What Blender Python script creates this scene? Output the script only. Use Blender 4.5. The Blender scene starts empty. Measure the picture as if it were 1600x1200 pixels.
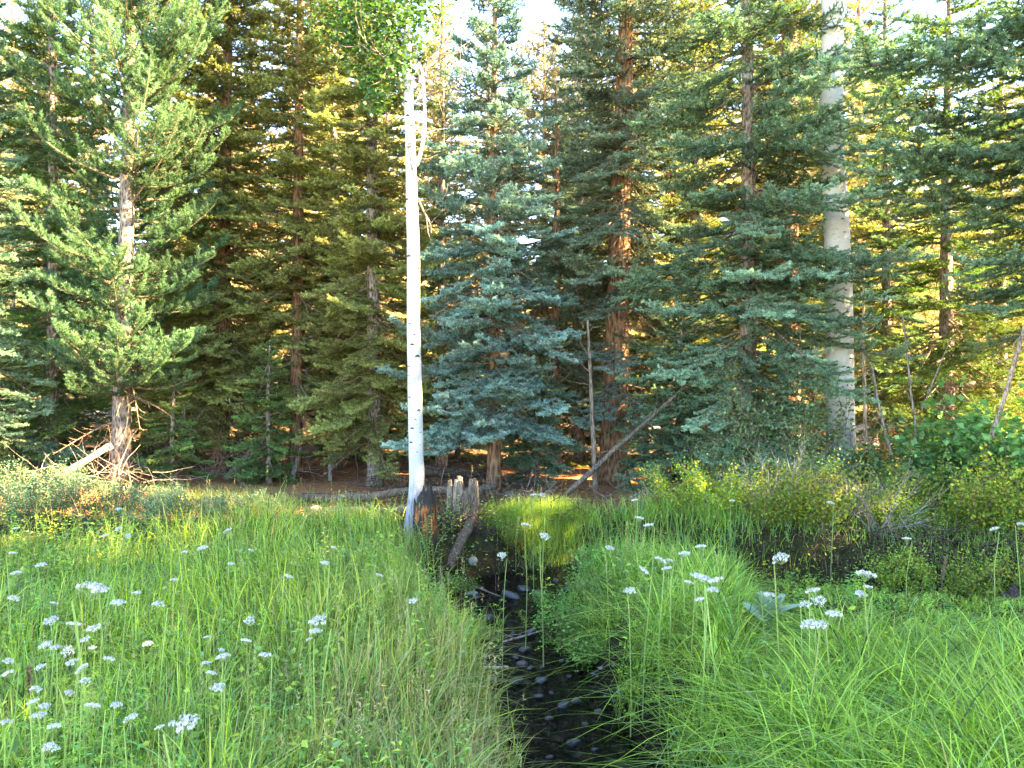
import bpy, math, random
import numpy as np
from mathutils import Vector, Matrix, Euler, Quaternion

S = bpy.context.scene
C = S.collection
random.seed(7)
R = np.random.default_rng(11)
PI = math.pi

# ------------------------------------------------------------ camera, sky, sun, exposure
CAMZ = 1.65
FPX = 1190.0
cam_d = bpy.data.cameras.new('camera')
cam_d.sensor_width = 36.0
cam_d.lens = 36.0 * FPX / 1600.0
cam_d.clip_start = 0.05
cam_d.clip_end = 2000
cam = bpy.data.objects.new('camera', cam_d)
C.objects.link(cam)
cam.location = (0, 0, CAMZ)
cam.rotation_euler = (math.radians(90), 0, 0)
S.camera = cam

SUN_AZ = math.radians(104)      # to the right of the view direction (+Y)
SUN_EL = math.radians(31)
SUNV = Vector((math.sin(SUN_AZ) * math.cos(SUN_EL), math.cos(SUN_AZ) * math.cos(SUN_EL), math.sin(SUN_EL)))
world = bpy.data.worlds.new('World')
S.world = world
world.use_nodes = True
wn = world.node_tree.nodes
wl = world.node_tree.links
bg = wn['Background']
sky = wn.new('ShaderNodeTexSky')
sky.sky_type = 'NISHITA'
sky.sun_disc = False
sky.sun_elevation = SUN_EL
sky.sun_rotation = SUN_AZ
sky.altitude = 2500
sky.air_density = 1.0
sky.dust_density = 0.1
sky.ozone_density = 4.0
wl.new(sky.outputs['Color'], bg.inputs['Color'])
bg.inputs['Strength'].default_value = 0.12

sun_d = bpy.data.lights.new('sun', 'SUN')
sun_d.energy = 5.0
sun_d.angle = math.radians(0.6)
sun_d.color = (1.0, 0.83, 0.56)
sun = bpy.data.objects.new('sun', sun_d)
C.objects.link(sun)
sun.rotation_euler = SUNV.to_track_quat('Z', 'Y').to_euler()

S.view_settings.view_transform = 'Standard'
S.view_settings.look = 'None'
S.view_settings.exposure = 4.2
S.view_settings.gamma = 1.0
S.view_settings.use_curve_mapping = False
S.view_settings.use_white_balance = True
S.view_settings.white_balance_temperature = 8800
S.view_settings.white_balance_tint = 10
S.render.engine = 'CYCLES'
S.cycles.max_bounces = 7
S.cycles.diffuse_bounces = 4
S.cycles.glossy_bounces = 3
S.cycles.transmission_bounces = 5
S.cycles.transparent_max_bounces = 6
S.cycles.use_denoising = True
S.cycles.denoising_input_passes = 'RGB_ALBEDO_NORMAL'
S.cycles.denoising_prefilter = 'NONE'

# ------------------------------------------------------------ helpers
def nrm(a):
    return a / np.maximum(np.linalg.norm(a, axis=-1, keepdims=True), 1e-9)

def srgb(r, g, b):
    f = lambda c: (c / 255 / 12.92) if c / 255 <= 0.04045 else ((c / 255 + 0.055) / 1.055) ** 2.4
    return (f(r), f(g), f(b))

class G:
    """collects triangles and builds ONE mesh"""
    def __init__(s):
        s.V = []; s.F = []; s.M = []; s.C = []; s.S = []; s.n = 0
    def add(s, V, F, mi=0, col=(1, 1, 1), smooth=False):
        V = np.asarray(V, dtype=np.float32).reshape(-1, 3)
        F = np.asarray(F, dtype=np.int32).reshape(-1, 3)
        if len(F) == 0: return
        c = np.asarray(col, dtype=np.float32)
        if c.ndim == 1: c = np.tile(c[None, :], (len(V), 1))
        s.V.append(V); s.F.append(F + s.n); s.n += len(V)
        s.M.append(np.full(len(F), mi, np.int32)); s.C.append(c[:, :3])
        s.S.append(np.full(len(F), smooth, bool))
    def arrays(s):
        return (np.concatenate(s.V), np.concatenate(s.F), np.concatenate(s.M), np.concatenate(s.C), np.concatenate(s.S))
    def mesh(s, name, mats):
        V, F, M, Cc, Sm = s.arrays()
        me = bpy.data.meshes.new(name)
        me.vertices.add(len(V)); me.vertices.foreach_set('co', V.ravel())
        me.loops.add(len(F) * 3); me.loops.foreach_set('vertex_index', F.ravel())
        me.polygons.add(len(F))
        me.polygons.foreach_set('loop_start', np.arange(0, len(F) * 3, 3, dtype=np.int32))
        me.polygons.foreach_set('loop_total', np.full(len(F), 3, np.int32))
        me.polygons.foreach_set('material_index', M)
        me.polygons.foreach_set('use_smooth', Sm)
        me.update(calc_edges=True)
        at_ = me.attributes.new('Col', 'FLOAT_COLOR', 'POINT')
        at_.data.foreach_set('color', np.concatenate([Cc, np.ones((len(Cc), 1), np.float32)], 1).ravel().astype(np.float32))
        for m in mats: me.materials.append(m)
        return me

def link(name, me, parent=None, loc=None, kind=None):
    o = bpy.data.objects.new(name, me)
    C.objects.link(o)
    if parent is not None: o.parent = parent
    if loc is not None: o.location = loc
    if kind: o['kind'] = kind
    return o

def tag(o, label, cat, group=None):
    o['label'] = label; o['category'] = cat
    if group: o['group'] = group
    return o

def thing(name, loc, label, cat, group=None, rz=0.0):
    o = bpy.data.objects.new(name, None)
    C.objects.link(o)
    o.empty_display_size = 0.2
    o.location = loc; o.rotation_euler = (0, 0, rz)
    return tag(o, label, cat, group)

def tube(P, rad, n=8, cap=True, jit=0.0, rng=R):
    """tube along polyline P -> V, F"""
    P = np.asarray(P, float); m = len(P)
    rad = np.broadcast_to(np.asarray(rad, float), (m,))
    T = np.gradient(P, axis=0); T = nrm(T)
    ref = np.array([0, 0, 1.0]) if abs(T[0, 2]) < 0.8 else np.array([1.0, 0, 0])
    A = nrm(np.cross(T, ref)); B = np.cross(T, A)
    a = np.linspace(0, 2 * PI, n, endpoint=False)
    rr = rad[:, None] * np.ones((1, n))
    if jit: rr = rr * (1 + jit * rng.normal(size=(m, n)))
    V = P[:, None, :] + rr[..., None] * (np.cos(a)[None, :, None] * A[:, None, :] + np.sin(a)[None, :, None] * B[:, None, :])
    V = V.reshape(-1, 3)
    i = np.arange(m - 1)[:, None] * n; j = np.arange(n)[None, :]; k = (j + 1) % n
    a0 = (i + j).ravel(); a1 = (i + k).ravel(); b0 = a0 + n; b1 = a1 + n
    F = np.concatenate([np.stack([a0, a1, b1], 1), np.stack([a0, b1, b0], 1)])
    if cap:
        V = np.concatenate([V, P[:1], P[-1:]])
        c0 = m * n; c1 = c0 + 1; j = np.arange(n); k = (j + 1) % n
        F = np.concatenate([F, np.stack([k, j, np.full(n, c0)], 1), np.stack([(m - 1) * n + j, (m - 1) * n + k, np.full(n, c1)], 1)])
    return V, F

# smooth value noise from sines (2-D, vectorised)
_ph = np.random.default_rng(5).uniform(0, 2 * PI, (24, 2)); _dr = np.random.default_rng(6).uniform(0, 2 * PI, 24)
def wav(x, y, f, k0=0, n=6):
    r = 0
    for i in range(k0, k0 + n):
        q = _dr[i % 24]
        ff = f * (0.7 + 0.13 * (i - k0))
        r = r + np.sin(ff * (x * math.cos(q) + y * math.sin(q)) + _ph[i % 24, 0]) * np.cos(ff * 0.6 * (y * math.cos(q) - x * math.sin(q)) + _ph[i % 24, 1])
    return r / n * 1.6

def at(px, py, Y):
    """photo pixel + distance -> world point"""
    return Vector(((px - 800) / FPX * Y, Y, CAMZ - (py - 600) / FPX * Y))

CREEK = np.array([[9.5, 6.3], [7, 6.25], [5.2, 6.3], [3.8, 6.55], [2.6, 7.05], [1.6, 7.75], [0.75, 8.15], [0.15, 7.75], [-0.14, 6.9], [0.0, 6.1], [0.2, 5.2], [0.33, 4.3], [0.42, 3.6], [0.55, 2.6], [0.7, 1.0], [0.7, -3]])
WATER_Z = -0.42
def smooth(a, b, x):
    t = np.clip((x - a) / (b - a), 0, 1); return t * t * (3 - 2 * t)
def creek_d(x, y):
    d = np.full(np.shape(x), 1e9)
    for (ax, ay), (bx, by) in zip(CREEK[:-1], CREEK[1:]):
        dx, dy = bx - ax, by - ay
        t = np.clip(((x - ax) * dx + (y - ay) * dy) / (dx * dx + dy * dy), 0, 1)
        d = np.minimum(d, np.hypot(x - ax - t * dx, y - ay - t * dy))
    return d
def HH(x, y):
    x = np.asarray(x, float); y = np.asarray(y, float)
    h = 0.05 * wav(x, y, 1.1) + 0.02 * wav(x, y, 3.7, 7)
    h = h + 0.10 * smooth(0.9, 2.5, x) * (1 - smooth(5.0, 6.3, y))
    h = h + 0.12 * smooth(0.8, 2.4, x) * smooth(6.8, 7.8, y) * (1 - smooth(9.5, 12, y))
    h = h + 0.06 * smooth(9.6, 11, y)
    d = creek_d(x, y) + 0.07 * wav(x, y, 5.0, 3)
    hw = 0.29 + 0.23 * smooth(4.9, 6.6, y)
    c = 1 - smooth(hw, hw + 0.42, d)
    h = h * (1 - c) + (-0.50 + 0.03 * wav(x, y, 14, 9)) * c
    hill = np.maximum(y - 17.5 - 1.5 * np.sin(x * 0.21) - 0.05 * x, 0)
    h = h + 0.36 * hill * (1 - np.exp(-hill / 5.0)) * (1 / (1 + (hill / 70.0) ** 2))
    h = h + smooth(0, 6, hill) * 0.5 * wav(x, y, 0.5, 12)
    side = np.maximum(x - 10, 0) * smooth(14, 20, y)
    return h + 0.25 * side * np.exp(-side / 30)
def H1(x, y): return float(HH(np.array([x]), np.array([y]))[0])

# ------------------------------------------------------------ materials
def mat(name):
    m = bpy.data.materials.new(name); m.use_nodes = True
    nt = m.node_tree; b = nt.nodes['Principled BSDF']
    return m, nt, b
def nd(nt, t, **kw):
    n = nt.nodes.new(t)
    for k, v in kw.items(): setattr(n, k, v)
    return n
def ramp(nt, fac, stops):
    r = nd(nt, 'ShaderNodeValToRGB')
    e = r.color_ramp.elements
    while len(e) < len(stops): e.new(0.5)
    for i, (p, c) in enumerate(stops):
        e[i].position = p; e[i].color = (*c, 1) if len(c) == 3 else c
    nt.links.new(fac, r.inputs[0]); return r.outputs[0]
def mixc(nt, fac, a, b, typ='MIX'):
    m = nd(nt, 'ShaderNodeMix', data_type='RGBA', blend_type=typ)
    for s, v in ((0, fac), (6, a), (7, b)):
        if hasattr(v, 'links') or isinstance(v, bpy.types.NodeSocket): nt.links.new(v, m.inputs[s])
        else: m.inputs[s].default_value = v if s == 0 else (*v, 1)
    return m.outputs[2]
def leafy(name, stops=None, transl=0.3, rough=0.6, var=0.25, spec=0.25, tcol=(1.0, 1.15, 0.45)):
    """foliage: tone attribute -> colour ramp (or the colour itself), thin translucency"""
    m, nt, b = mat(name)
    a = nd(nt, 'ShaderNodeAttribute', attribute_name='Col')
    if stops:
        sep = nd(nt, 'ShaderNodeSeparateColor'); nt.links.new(a.outputs['Color'], sep.inputs[0])
        col = ramp(nt, sep.outputs[0], stops)
    else: col = a.outputs['Color']
    oi = nd(nt, 'ShaderNodeObjectInfo')
    mr = nd(nt, 'ShaderNodeMapRange'); nt.links.new(oi.outputs['Random'], mr.inputs[0])
    mr.inputs[3].default_value = 1 - var; mr.inputs[4].default_value = 1 + var
    hs = nd(nt, 'ShaderNodeHueSaturation'); nt.links.new(col, hs.inputs['Color']); nt.links.new(mr.outputs[0], hs.inputs['Value'])
    m2 = nd(nt, 'ShaderNodeMath', operation='MULTIPLY_ADD'); nt.links.new(oi.outputs['Random'], m2.inputs[0])
    m2.inputs[1].default_value = 0.035; m2.inputs[2].default_value = 0.483
    nt.links.new(m2.outputs[0], hs.inputs['Hue'])
    c = hs.outputs[0]
    nt.links.new(c, b.inputs['Base Color'])
    b.inputs['Roughness'].default_value = rough
    b.inputs['Specular IOR Level'].default_value = spec
    tr = nd(nt, 'ShaderNodeBsdfTranslucent')
    tc = mixc(nt, 1.0, c, tcol, 'MULTIPLY'); nt.links.new(tc, tr.inputs[0])
    mx = nd(nt, 'ShaderNodeMixShader'); mx.inputs[0].default_value = transl
    nt.links.new(b.outputs[0], mx.inputs[1]); nt.links.new(tr.outputs[0], mx.inputs[2])
    nt.links.new(mx.outputs[0], nt.nodes['Material Output'].inputs[0])
    return m
def barky(name, c0, c1, c2, sc=(14, 14, 2.5), bump=0.6, usecol=False):
    m, nt, b = mat(name)
    tc = nd(nt, 'ShaderNodeTexCoord'); mp = nd(nt, 'ShaderNodeMapping'); mp.inputs['Scale'].default_value = sc
    nt.links.new(tc.outputs['Object'], mp.inputs[0])
    n1 = nd(nt, 'ShaderNodeTexNoise'); n1.inputs['Scale'].default_value = 1.6; n1.inputs['Detail'].default_value = 8; n1.inputs['Roughness'].default_value = 0.7
    nt.links.new(mp.outputs[0], n1.inputs[0])
    v = nd(nt, 'ShaderNodeTexVoronoi'); v.inputs['Scale'].default_value = 1.7; nt.links.new(mp.outputs[0], v.inputs[0])
    ad = nd(nt, 'ShaderNodeMath', operation='MULTIPLY'); nt.links.new(n1.outputs[0], ad.inputs[0]); nt.links.new(v.outputs[0], ad.inputs[1])
    col = ramp(nt, ad.outputs[0], [(0.05, c0), (0.22, c1), (0.42, c2)])
    n3 = nd(nt, 'ShaderNodeTexNoise'); n3.inputs['Scale'].default_value = 1.3; n3.inputs['Detail'].default_value = 3
    nt.links.new(tc.outputs['Object'], n3.inputs[0])
    col = mixc(nt, 0.5, col, ramp(nt, n3.outputs[0], [(0.3, (0.55, 0.6, 0.65)), (0.7, (1.3, 1.15, 1.0))]), 'MULTIPLY')
    if usecol:
        a = nd(nt, 'ShaderNodeAttribute', attribute_name='Col'); col = mixc(nt, 1.0, col, a.outputs[0], 'MULTIPLY')
    nt.links.new(col, b.inputs['Base Color']); b.inputs['Roughness'].default_value = 0.9; b.inputs['Specular IOR Level'].default_value = 0.15
    bp = nd(nt, 'ShaderNodeBump'); bp.inputs['Strength'].default_value = bump; bp.inputs['Distance'].default_value = 0.02
    nt.links.new(ad.outputs[0], bp.inputs['Height']); nt.links.new(bp.outputs[0], b.inputs['Normal'])
    return m

MT = {}
# species colour of the full-grown needles (background trees: sunlight painted in), carried by each branch object (Object Info colour)
SPEC = dict(blue=(0.21, 0.36, 0.33), grey=(0.19, 0.27, 0.20), teal=(0.17, 0.29, 0.18), green=(0.15, 0.25, 0.08), olive=(0.30, 0.325, 0.11), paleblue=(0.28, 0.44, 0.41), paleteal=(0.24, 0.39, 0.27), pine=(0.10, 0.21, 0.10), sunlit_gold=(0.46, 0.41, 0.23))
def needle_mat():
    m = leafy('needles', None, transl=0.30, var=0.34)
    nt = m.node_tree
    a = [n for n in nt.nodes if n.type == 'ATTRIBUTE'][0]; hs = [n for n in nt.nodes if n.type == 'HUE_SAT'][0]; oi = [n for n in nt.nodes if n.type == 'OBJECT_INFO'][0]
    sep = nd(nt, 'ShaderNodeSeparateColor'); nt.links.new(a.outputs['Color'], sep.inputs[0])
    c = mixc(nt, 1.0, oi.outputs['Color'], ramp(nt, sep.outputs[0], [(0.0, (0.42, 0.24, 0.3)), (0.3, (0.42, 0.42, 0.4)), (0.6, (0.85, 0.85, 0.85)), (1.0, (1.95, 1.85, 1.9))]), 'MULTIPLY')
    nt.links.new(c, hs.inputs['Color'])
    return m
MT['needles'] = needle_mat()
MT['leaf'] = leafy('leaf_colour', None, transl=0.35, rough=0.5)
MT['grass'] = leafy('grass_blades', None, transl=0.38, rough=0.55, var=0.05, spec=0.3)
MT['twig'] = barky('twig_bark', (0.07, 0.045, 0.03), (0.19, 0.13, 0.09), (0.32, 0.24, 0.19), (20, 20, 20), 0.2)
MT['bark_red'] = barky('bark_reddish', (0.05, 0.025, 0.015), (0.20, 0.105, 0.06), (0.34, 0.20, 0.13), (16, 16, 3.5), 1.0)
MT['bark_grey'] = barky('bark_grey', (0.045, 0.035, 0.03), (0.19, 0.15, 0.12), (0.36, 0.30, 0.26), (18, 18, 7), 1.0)
MT['deadwood'] = barky('weathered_wood', (0.07, 0.055, 0.045), (0.24, 0.20, 0.17), (0.42, 0.37, 0.33), (40, 40, 5), 0.5, True)
MT['drytwig'] = barky('dry_grey_twig', (0.10, 0.085, 0.075), (0.25, 0.22, 0.20), (0.42, 0.39, 0.37), (30, 30, 10), 0.3)
MT['charred'] = barky('charred_wood', (0.006, 0.006, 0.006), (0.02, 0.016, 0.014), (0.05, 0.035, 0.03), (30, 30, 9), 1.0, False)
MT['soilroot'] = barky('dark_root', (0.02, 0.014, 0.01), (0.07, 0.05, 0.04), (0.15, 0.11, 0.09), (20, 20, 20), 0.4)
MT['flower'] = leafy('flower_white', None, transl=0.25, rough=0.7, var=0.04, tcol=(1, 1, 0.9))

def aspen_bark(name, base, dark, rough_h, tone):
    m, nt, b = mat(name)
    tc = nd(nt, 'ShaderNodeTexCoord')
    def noise(scl, s=1.0, det=4, ro=0.5):
        mp = nd(nt, 'ShaderNodeMapping'); mp.inputs['Scale'].default_value = scl; nt.links.new(tc.outputs['Object'], mp.inputs[0])
        n = nd(nt, 'ShaderNodeTexNoise'); n.inputs['Scale'].default_value = s; n.inputs['Detail'].default_value = det; n.inputs['Roughness'].default_value = ro
        nt.links.new(mp.outputs[0], n.inputs[0]); return n.outputs[0]
    soft = noise((2, 2, 1.2), 1.5)
    col = ramp(nt, soft, [(0.3, tuple(c * 0.82 for c in base)), (0.7, base)])
    dash = noise((11, 11, 75), 1.0, 2)
    col = mixc(nt, ramp(nt, dash, [(0.63, (0, 0, 0)), (0.72, (0.75,) * 3)]), col, dark)
    band = noise((2.5, 2.5, 22), 1.0, 5, 0.7)
    col = mixc(nt, ramp(nt, band, [(0.58, (0, 0, 0)), (0.75, (0.55,) * 3)]), col, tuple(c * 0.5 for c in base))
    # lower trunk: furrowed grey bark
    sp = nd(nt, 'ShaderNodeSeparateXYZ'); nt.links.new(tc.outputs['Object'], sp.inputs[0])
    fur = noise((45, 45, 7), 1.0, 6, 0.7)
    f2 = ramp(nt, fur, [(0.35, (0.09, 0.085, 0.09)), (0.6, tone)])
    wob = nd(nt, 'ShaderNodeMath', operation='MULTIPLY_ADD'); nt.links.new(noise((6, 6, 3), 1.0), wob.inputs[0]); wob.inputs[1].default_value = 1.4; nt.links.new(sp.outputs[2], wob.inputs[2])
    mr = nd(nt, 'ShaderNodeMapRange'); nt.links.new(wob.outputs[0], mr.inputs[0]); mr.inputs[1].default_value = rough_h + 0.5; mr.inputs[2].default_value = rough_h + 0.95; mr.inputs[3].default_value = 0.85; mr.inputs[4].default_value = 0
    col = mixc(nt, mr.outputs[0], col, f2)
    nt.links.new(col, b.inputs['Base Color']); b.inputs['Roughness'].default_value = 0.75; b.inputs['Specular IOR Level'].default_value = 0.25
    bp = nd(nt, 'ShaderNodeBump'); bp.inputs['Strength'].default_value = 0.35; bp.inputs['Distance'].default_value = 0.01
    nt.links.new(fur, bp.inputs['Height']); nt.links.new(bp.outputs[0], b.inputs['Normal'])
    return m
MT['aspen_l'] = aspen_bark('aspen_bark_pale', (0.50, 0.50, 0.51), (0.10, 0.09, 0.09), 0.55, (0.42, 0.40, 0.42))
MT['aspen_r'] = aspen_bark('aspen_bark_cream', (0.60, 0.58, 0.54), (0.12, 0.10, 0.08), 0.85, (0.36, 0.34, 0.34))

def ground_mat():
    m, nt, b = mat('ground_soil')
    a = nd(nt, 'ShaderNodeAttribute', attribute_name='Col')
    tc = nd(nt, 'ShaderNodeTexCoord')
    n1 = nd(nt, 'ShaderNodeTexNoise'); n1.inputs['Scale'].default_value = 9; n1.inputs['Detail'].default_value = 10; n1.inputs['Roughness'].default_value = 0.75
    nt.links.new(tc.outputs['Object'], n1.inputs[0])
    n2 = nd(nt, 'ShaderNodeTexNoise'); n2.inputs['Scale'].default_value = 70; n2.inputs['Detail'].default_value = 4; n2.inputs['Roughness'].default_value = 0.7
    nt.links.new(tc.outputs['Object'], n2.inputs[0])
    c = mixc(nt, 1.0, a.outputs[0], ramp(nt, n1.outputs[0], [(0.3, (0.35, 0.35, 0.35)), (0.5, (0.95, 0.92, 0.9)), (0.72, (1.6, 1.5, 1.4))]), 'MULTIPLY')
    c = mixc(nt, 0.8, c, ramp(nt, n2.outputs[0], [(0.35, (0.35, 0.33, 0.3)), (0.6, (1.5, 1.45, 1.4))]), 'MULTIPLY')
    nt.links.new(c, b.inputs['Base Color']); b.inputs['Roughness'].default_value = 0.95; b.inputs['Specular IOR Level'].default_value = 0.1
    bp = nd(nt, 'ShaderNodeBump'); bp.inputs['Strength'].default_value = 0.8; bp.inputs['Distance'].default_value = 0.03
    nt.links.new(n2.outputs[0], bp.inputs['Height']); nt.links.new(bp.outputs[0], b.inputs['Normal'])
    return m
MT['ground'] = ground_mat()

def stone_mat(name, c0, c1, rough=0.7, wet=False):
    m, nt, b = mat(name)
    tc = nd(nt, 'ShaderNodeTexCoord'); oi = nd(nt, 'ShaderNodeObjectInfo')
    n1 = nd(nt, 'ShaderNodeTexNoise'); n1.inputs['Scale'].default_value = 14; n1.inputs['Detail'].default_value = 8; n1.inputs['Roughness'].default_value = 0.7
    nt.links.new(tc.outputs['Object'], n1.inputs[0])
    c = ramp(nt, n1.outputs[0], [(0.35, c0), (0.62, c1)])
    c = mixc(nt, 0.6, c, ramp(nt, oi.outputs['Random'], [(0, (0.5, 0.55, 0.65)), (0.5, (1, 1, 1)), (0.8, (1.6, 1.2, 0.9)), (1, (2.2, 2.0, 1.8))]), 'MULTIPLY')
    nt.links.new(c, b.inputs['Base Color']); b.inputs['Roughness'].default_value = rough
    bp = nd(nt, 'ShaderNodeBump'); bp.inputs['Strength'].default_value = 0.4; bp.inputs['Distance'].default_value = 0.01
    nt.links.new(n1.outputs[0], bp.inputs['Height']); nt.links.new(bp.outputs[0], b.inputs['Normal'])
    return m
MT['stone_dry'] = stone_mat('stone_dry', (0.13, 0.135, 0.14), (0.34, 0.33, 0.32), 0.8)
MT['stone_wet'] = stone_mat('stone_wet', (0.018, 0.019, 0.022), (0.07, 0.072, 0.08), 0.28)
MT['rock'] = stone_mat('rock_outcrop', (0.20, 0.17, 0.15), (0.42, 0.36, 0.31), 0.9)
def water_mat():
    m, nt, b = mat('creek_water')
    b.inputs['Base Color'].default_value = (0.012, 0.011, 0.010, 1)
    b.inputs['Roughness'].default_value = 0.03
    tc = nd(nt, 'ShaderNodeTexCoord')
    mp = nd(nt, 'ShaderNodeMapping'); mp.inputs['Scale'].default_value = (1.0, 0.6, 1); nt.links.new(tc.outputs['Object'], mp.inputs[0])
    n1 = nd(nt, 'ShaderNodeTexNoise'); n1.inputs['Scale'].default_value = 16; n1.inputs['Detail'].default_value = 5; n1.inputs['Distortion'].default_value = 1.2
    nt.links.new(mp.outputs[0], n1.inputs[0])
    bp = nd(nt, 'ShaderNodeBump'); bp.inputs['Strength'].default_value = 0.6; bp.inputs['Distance'].default_value = 0.03
    nt.links.new(n1.outputs[0], bp.inputs['Height']); nt.links.new(bp.outputs[0], b.inputs['Normal'])
    tr = nd(nt, 'ShaderNodeBsdfTransparent'); tr.inputs[0].default_value = (0.75, 0.68, 0.55, 1)
    fr = nd(nt, 'ShaderNodeLayerWeight'); fr.inputs[0].default_value = 0.4
    nt.links.new(bp.outputs[0], fr.inputs[1])
    mr = nd(nt, 'ShaderNodeMapRange'); nt.links.new(fr.outputs['Fresnel'], mr.inputs[0]); mr.inputs[3].default_value = 0.25; mr.inputs[4].default_value = 1.0
    mx = nd(nt, 'ShaderNodeMixShader'); nt.links.new(mr.outputs[0], mx.inputs[0])
    nt.links.new(tr.outputs[0], mx.inputs[1]); nt.links.new(b.outputs[0], mx.inputs[2])
    nt.links.new(mx.outputs[0], nt.nodes['Material Output'].inputs[0])
    return m
MT['water'] = water_mat()

# ------------------------------------------------------------ ground and water
def graded(lo, f0, f1, hi, step, grow=1.18):
    mid = list(np.arange(f0, f1 + 1e-6, step))
    a = []; s = step; v = f1
    while v < hi: s *= grow; v += s; a.append(v)
    b = []; s = step; v = f0
    while v > lo: s *= grow; v -= s; b.append(v)
    return np.array(b[::-1] + mid + a)
gx = graded(-500, -8, 8, 500, 0.07); gy = graded(-60, 1.5, 13.5, 700, 0.07)
X, Y = np.meshgrid(gx, gy)
Z = HH(X, Y)
V = np.stack([X, Y, Z], -1).reshape(-1, 3)
nx, ny = len(gx), len(gy)
i = (np.arange(ny - 1)[:, None] * nx + np.arange(nx - 1)[None, :]).ravel()
F = np.concatenate([np.stack([i, i + 1, i + nx + 1], 1), np.stack([i, i + nx + 1, i + nx], 1)])
cd = creek_d(X, Y)
forest = smooth(9.3, 10.4, Y + 0.5 * wav(X, Y, 0.9, 2) + 0.25 * smooth(-2, 0, X) * 0)
mead = np.array([0.05, 0.05, 0.02])[None, None] + np.array([0.27, 0.24, 0.10]) * smooth(-0.8, 4, -Y)[..., None]; litter = np.array([0.50, 0.24, 0.12]); mud = np.array([0.025, 0.017, 0.012]); slope = np.array([0.20, 0.16, 0.08])  # meadow behind the camera is lightened to bounce fill light forward
dark = np.array([0.06, 0.04, 0.03])
col = mead * (1 - forest[..., None]) + litter * forest[..., None]
pm = smooth(0.1, 0.5, wav(X, Y, 0.8, 4) + 0.2)[..., None] * forest[..., None] * 0.35
col = col * (1 - pm) + dark * pm
# dark soil patch between the aspen and the big spruce
dk = (np.exp(-(((X + 0.5) / 1.5) ** 2 + ((Y - 9.9) / 1.1) ** 2)))[..., None]
col = col * (1 - 0.85 * dk) + dark * 0.6 * 0.85 * dk
cm = (1 - smooth(0.45, 0.95, cd))[..., None]
col = col * (1 - cm) + mud * cm
fm = smooth(14.2, 16.0, Y + .5 * wav(X, Y, 1.3, 9))[..., None]
col = col * (1 - fm) + np.array([0.10, 0.065, 0.04]) * fm  # floor under the background trees darkened, shade painted into its colour
hm = smooth(17, 22, Y)[..., None]
col = col * (1 - hm) + slope * hm
g = G(); g.add(V, F, 0, col.reshape(-1, 3), True)
gr = link('ground', g.mesh('ground', [MT['ground']])); gr['kind'] = 'structure'; gr['label'] = 'meadow soil, forest floor and hillside'

def catmull(P, k=8):
    P = np.asarray(P, float); out = []
    Q = np.concatenate([P[:1] * 2 - P[1:2], P, P[-1:] * 2 - P[-2:-1]])
    for a in range(1, len(Q) - 2):
        p0, p1, p2, p3 = Q[a - 1], Q[a], Q[a + 1], Q[a + 2]
        for t in np.linspace(0, 1, k, endpoint=False):
            out.append(0.5 * ((2 * p1) + (-p0 + p2) * t + (2 * p0 - 5 * p1 + 4 * p2 - p3) * t * t + (-p0 + 3 * p1 - 3 * p2 + p3) * t ** 3))
    out.append(P[-1]); return np.array(out)
cp = catmull(CREEK, 6); T = nrm(np.gradient(cp, axis=0)); Nn = np.stack([-T[:, 1], T[:, 0]], 1)
ws = np.linspace(-0.72, 0.72, 7)
V = np.array([[*(cp[i] + Nn[i] * w), WATER_Z] for i in range(len(cp)) for w in ws])
i = (np.arange(len(cp) - 1)[:, None] * 7 + np.arange(6)[None, :]).ravel()
F = np.concatenate([np.stack([i, i + 7, i + 8], 1), np.stack([i, i + 8, i + 1], 1)])
g = G(); g.add(V, F, 0, (1, 1, 1), True)
w_ = link('creek_water', g.mesh('creek_water', [MT['water']])); w_['kind'] = 'structure'; w_['label'] = 'shallow dark creek water running between grassy banks'

# ------------------------------------------------------------ boughs
def curve_pts(p0, d0, L, n, sag=0.0, up=0.0, wob=0.03, rng=R):
    d = np.array(d0, float); p = np.array(p0, float); pts = [p.copy()]; st = L / n
    for i in range(n):
        t = (i + 1) / n
        d = d + np.array([0, 0, (-sag * (1 - t) + up * t) / n * 2]) + rng.normal(0, wob, 3)
        d /= np.linalg.norm(d); p = p + d * st; pts.append(p.copy())
    return np.array(pts)

def needles(g, A, B, tone, dens, nl, nw, fwd, rng, mi=0, upb=0.25):
    """needles along segments A->B (arrays)"""
    A = np.array(A); B = np.array(B); tone = np.array(tone)
    L = np.linalg.norm(B - A, axis=1); N = np.maximum(1, (L * dens)).astype(int)
    idx = np.repeat(np.arange(len(A)), N)
    t = rng.random(len(idx))[:, None]
    ax = nrm(B - A)[idx]; P = A[idx] * (1 - t) + B[idx] * t
    rd = rng.normal(size=(len(idx), 3)); rd[:, 2] += upb
    rd = nrm(rd - (rd * ax).sum(1, keepdims=True) * ax)
    d = nrm(ax * fwd + rd)
    ln = nl * rng.uniform(0.7, 1.15, len(idx))[:, None]
    side = nrm(np.cross(d, rng.normal(size=d.shape)))
    V = np.stack([P - side * nw * .5, P + side * nw * .5, P + d * ln], 1).reshape(-1, 3)
    F = np.arange(len(V)).reshape(-1, 3)
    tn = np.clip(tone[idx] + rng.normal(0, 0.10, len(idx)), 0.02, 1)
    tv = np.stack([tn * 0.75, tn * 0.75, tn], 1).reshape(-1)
    g.add(V, F, mi, np.stack([tv] * 3, 1))

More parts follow.
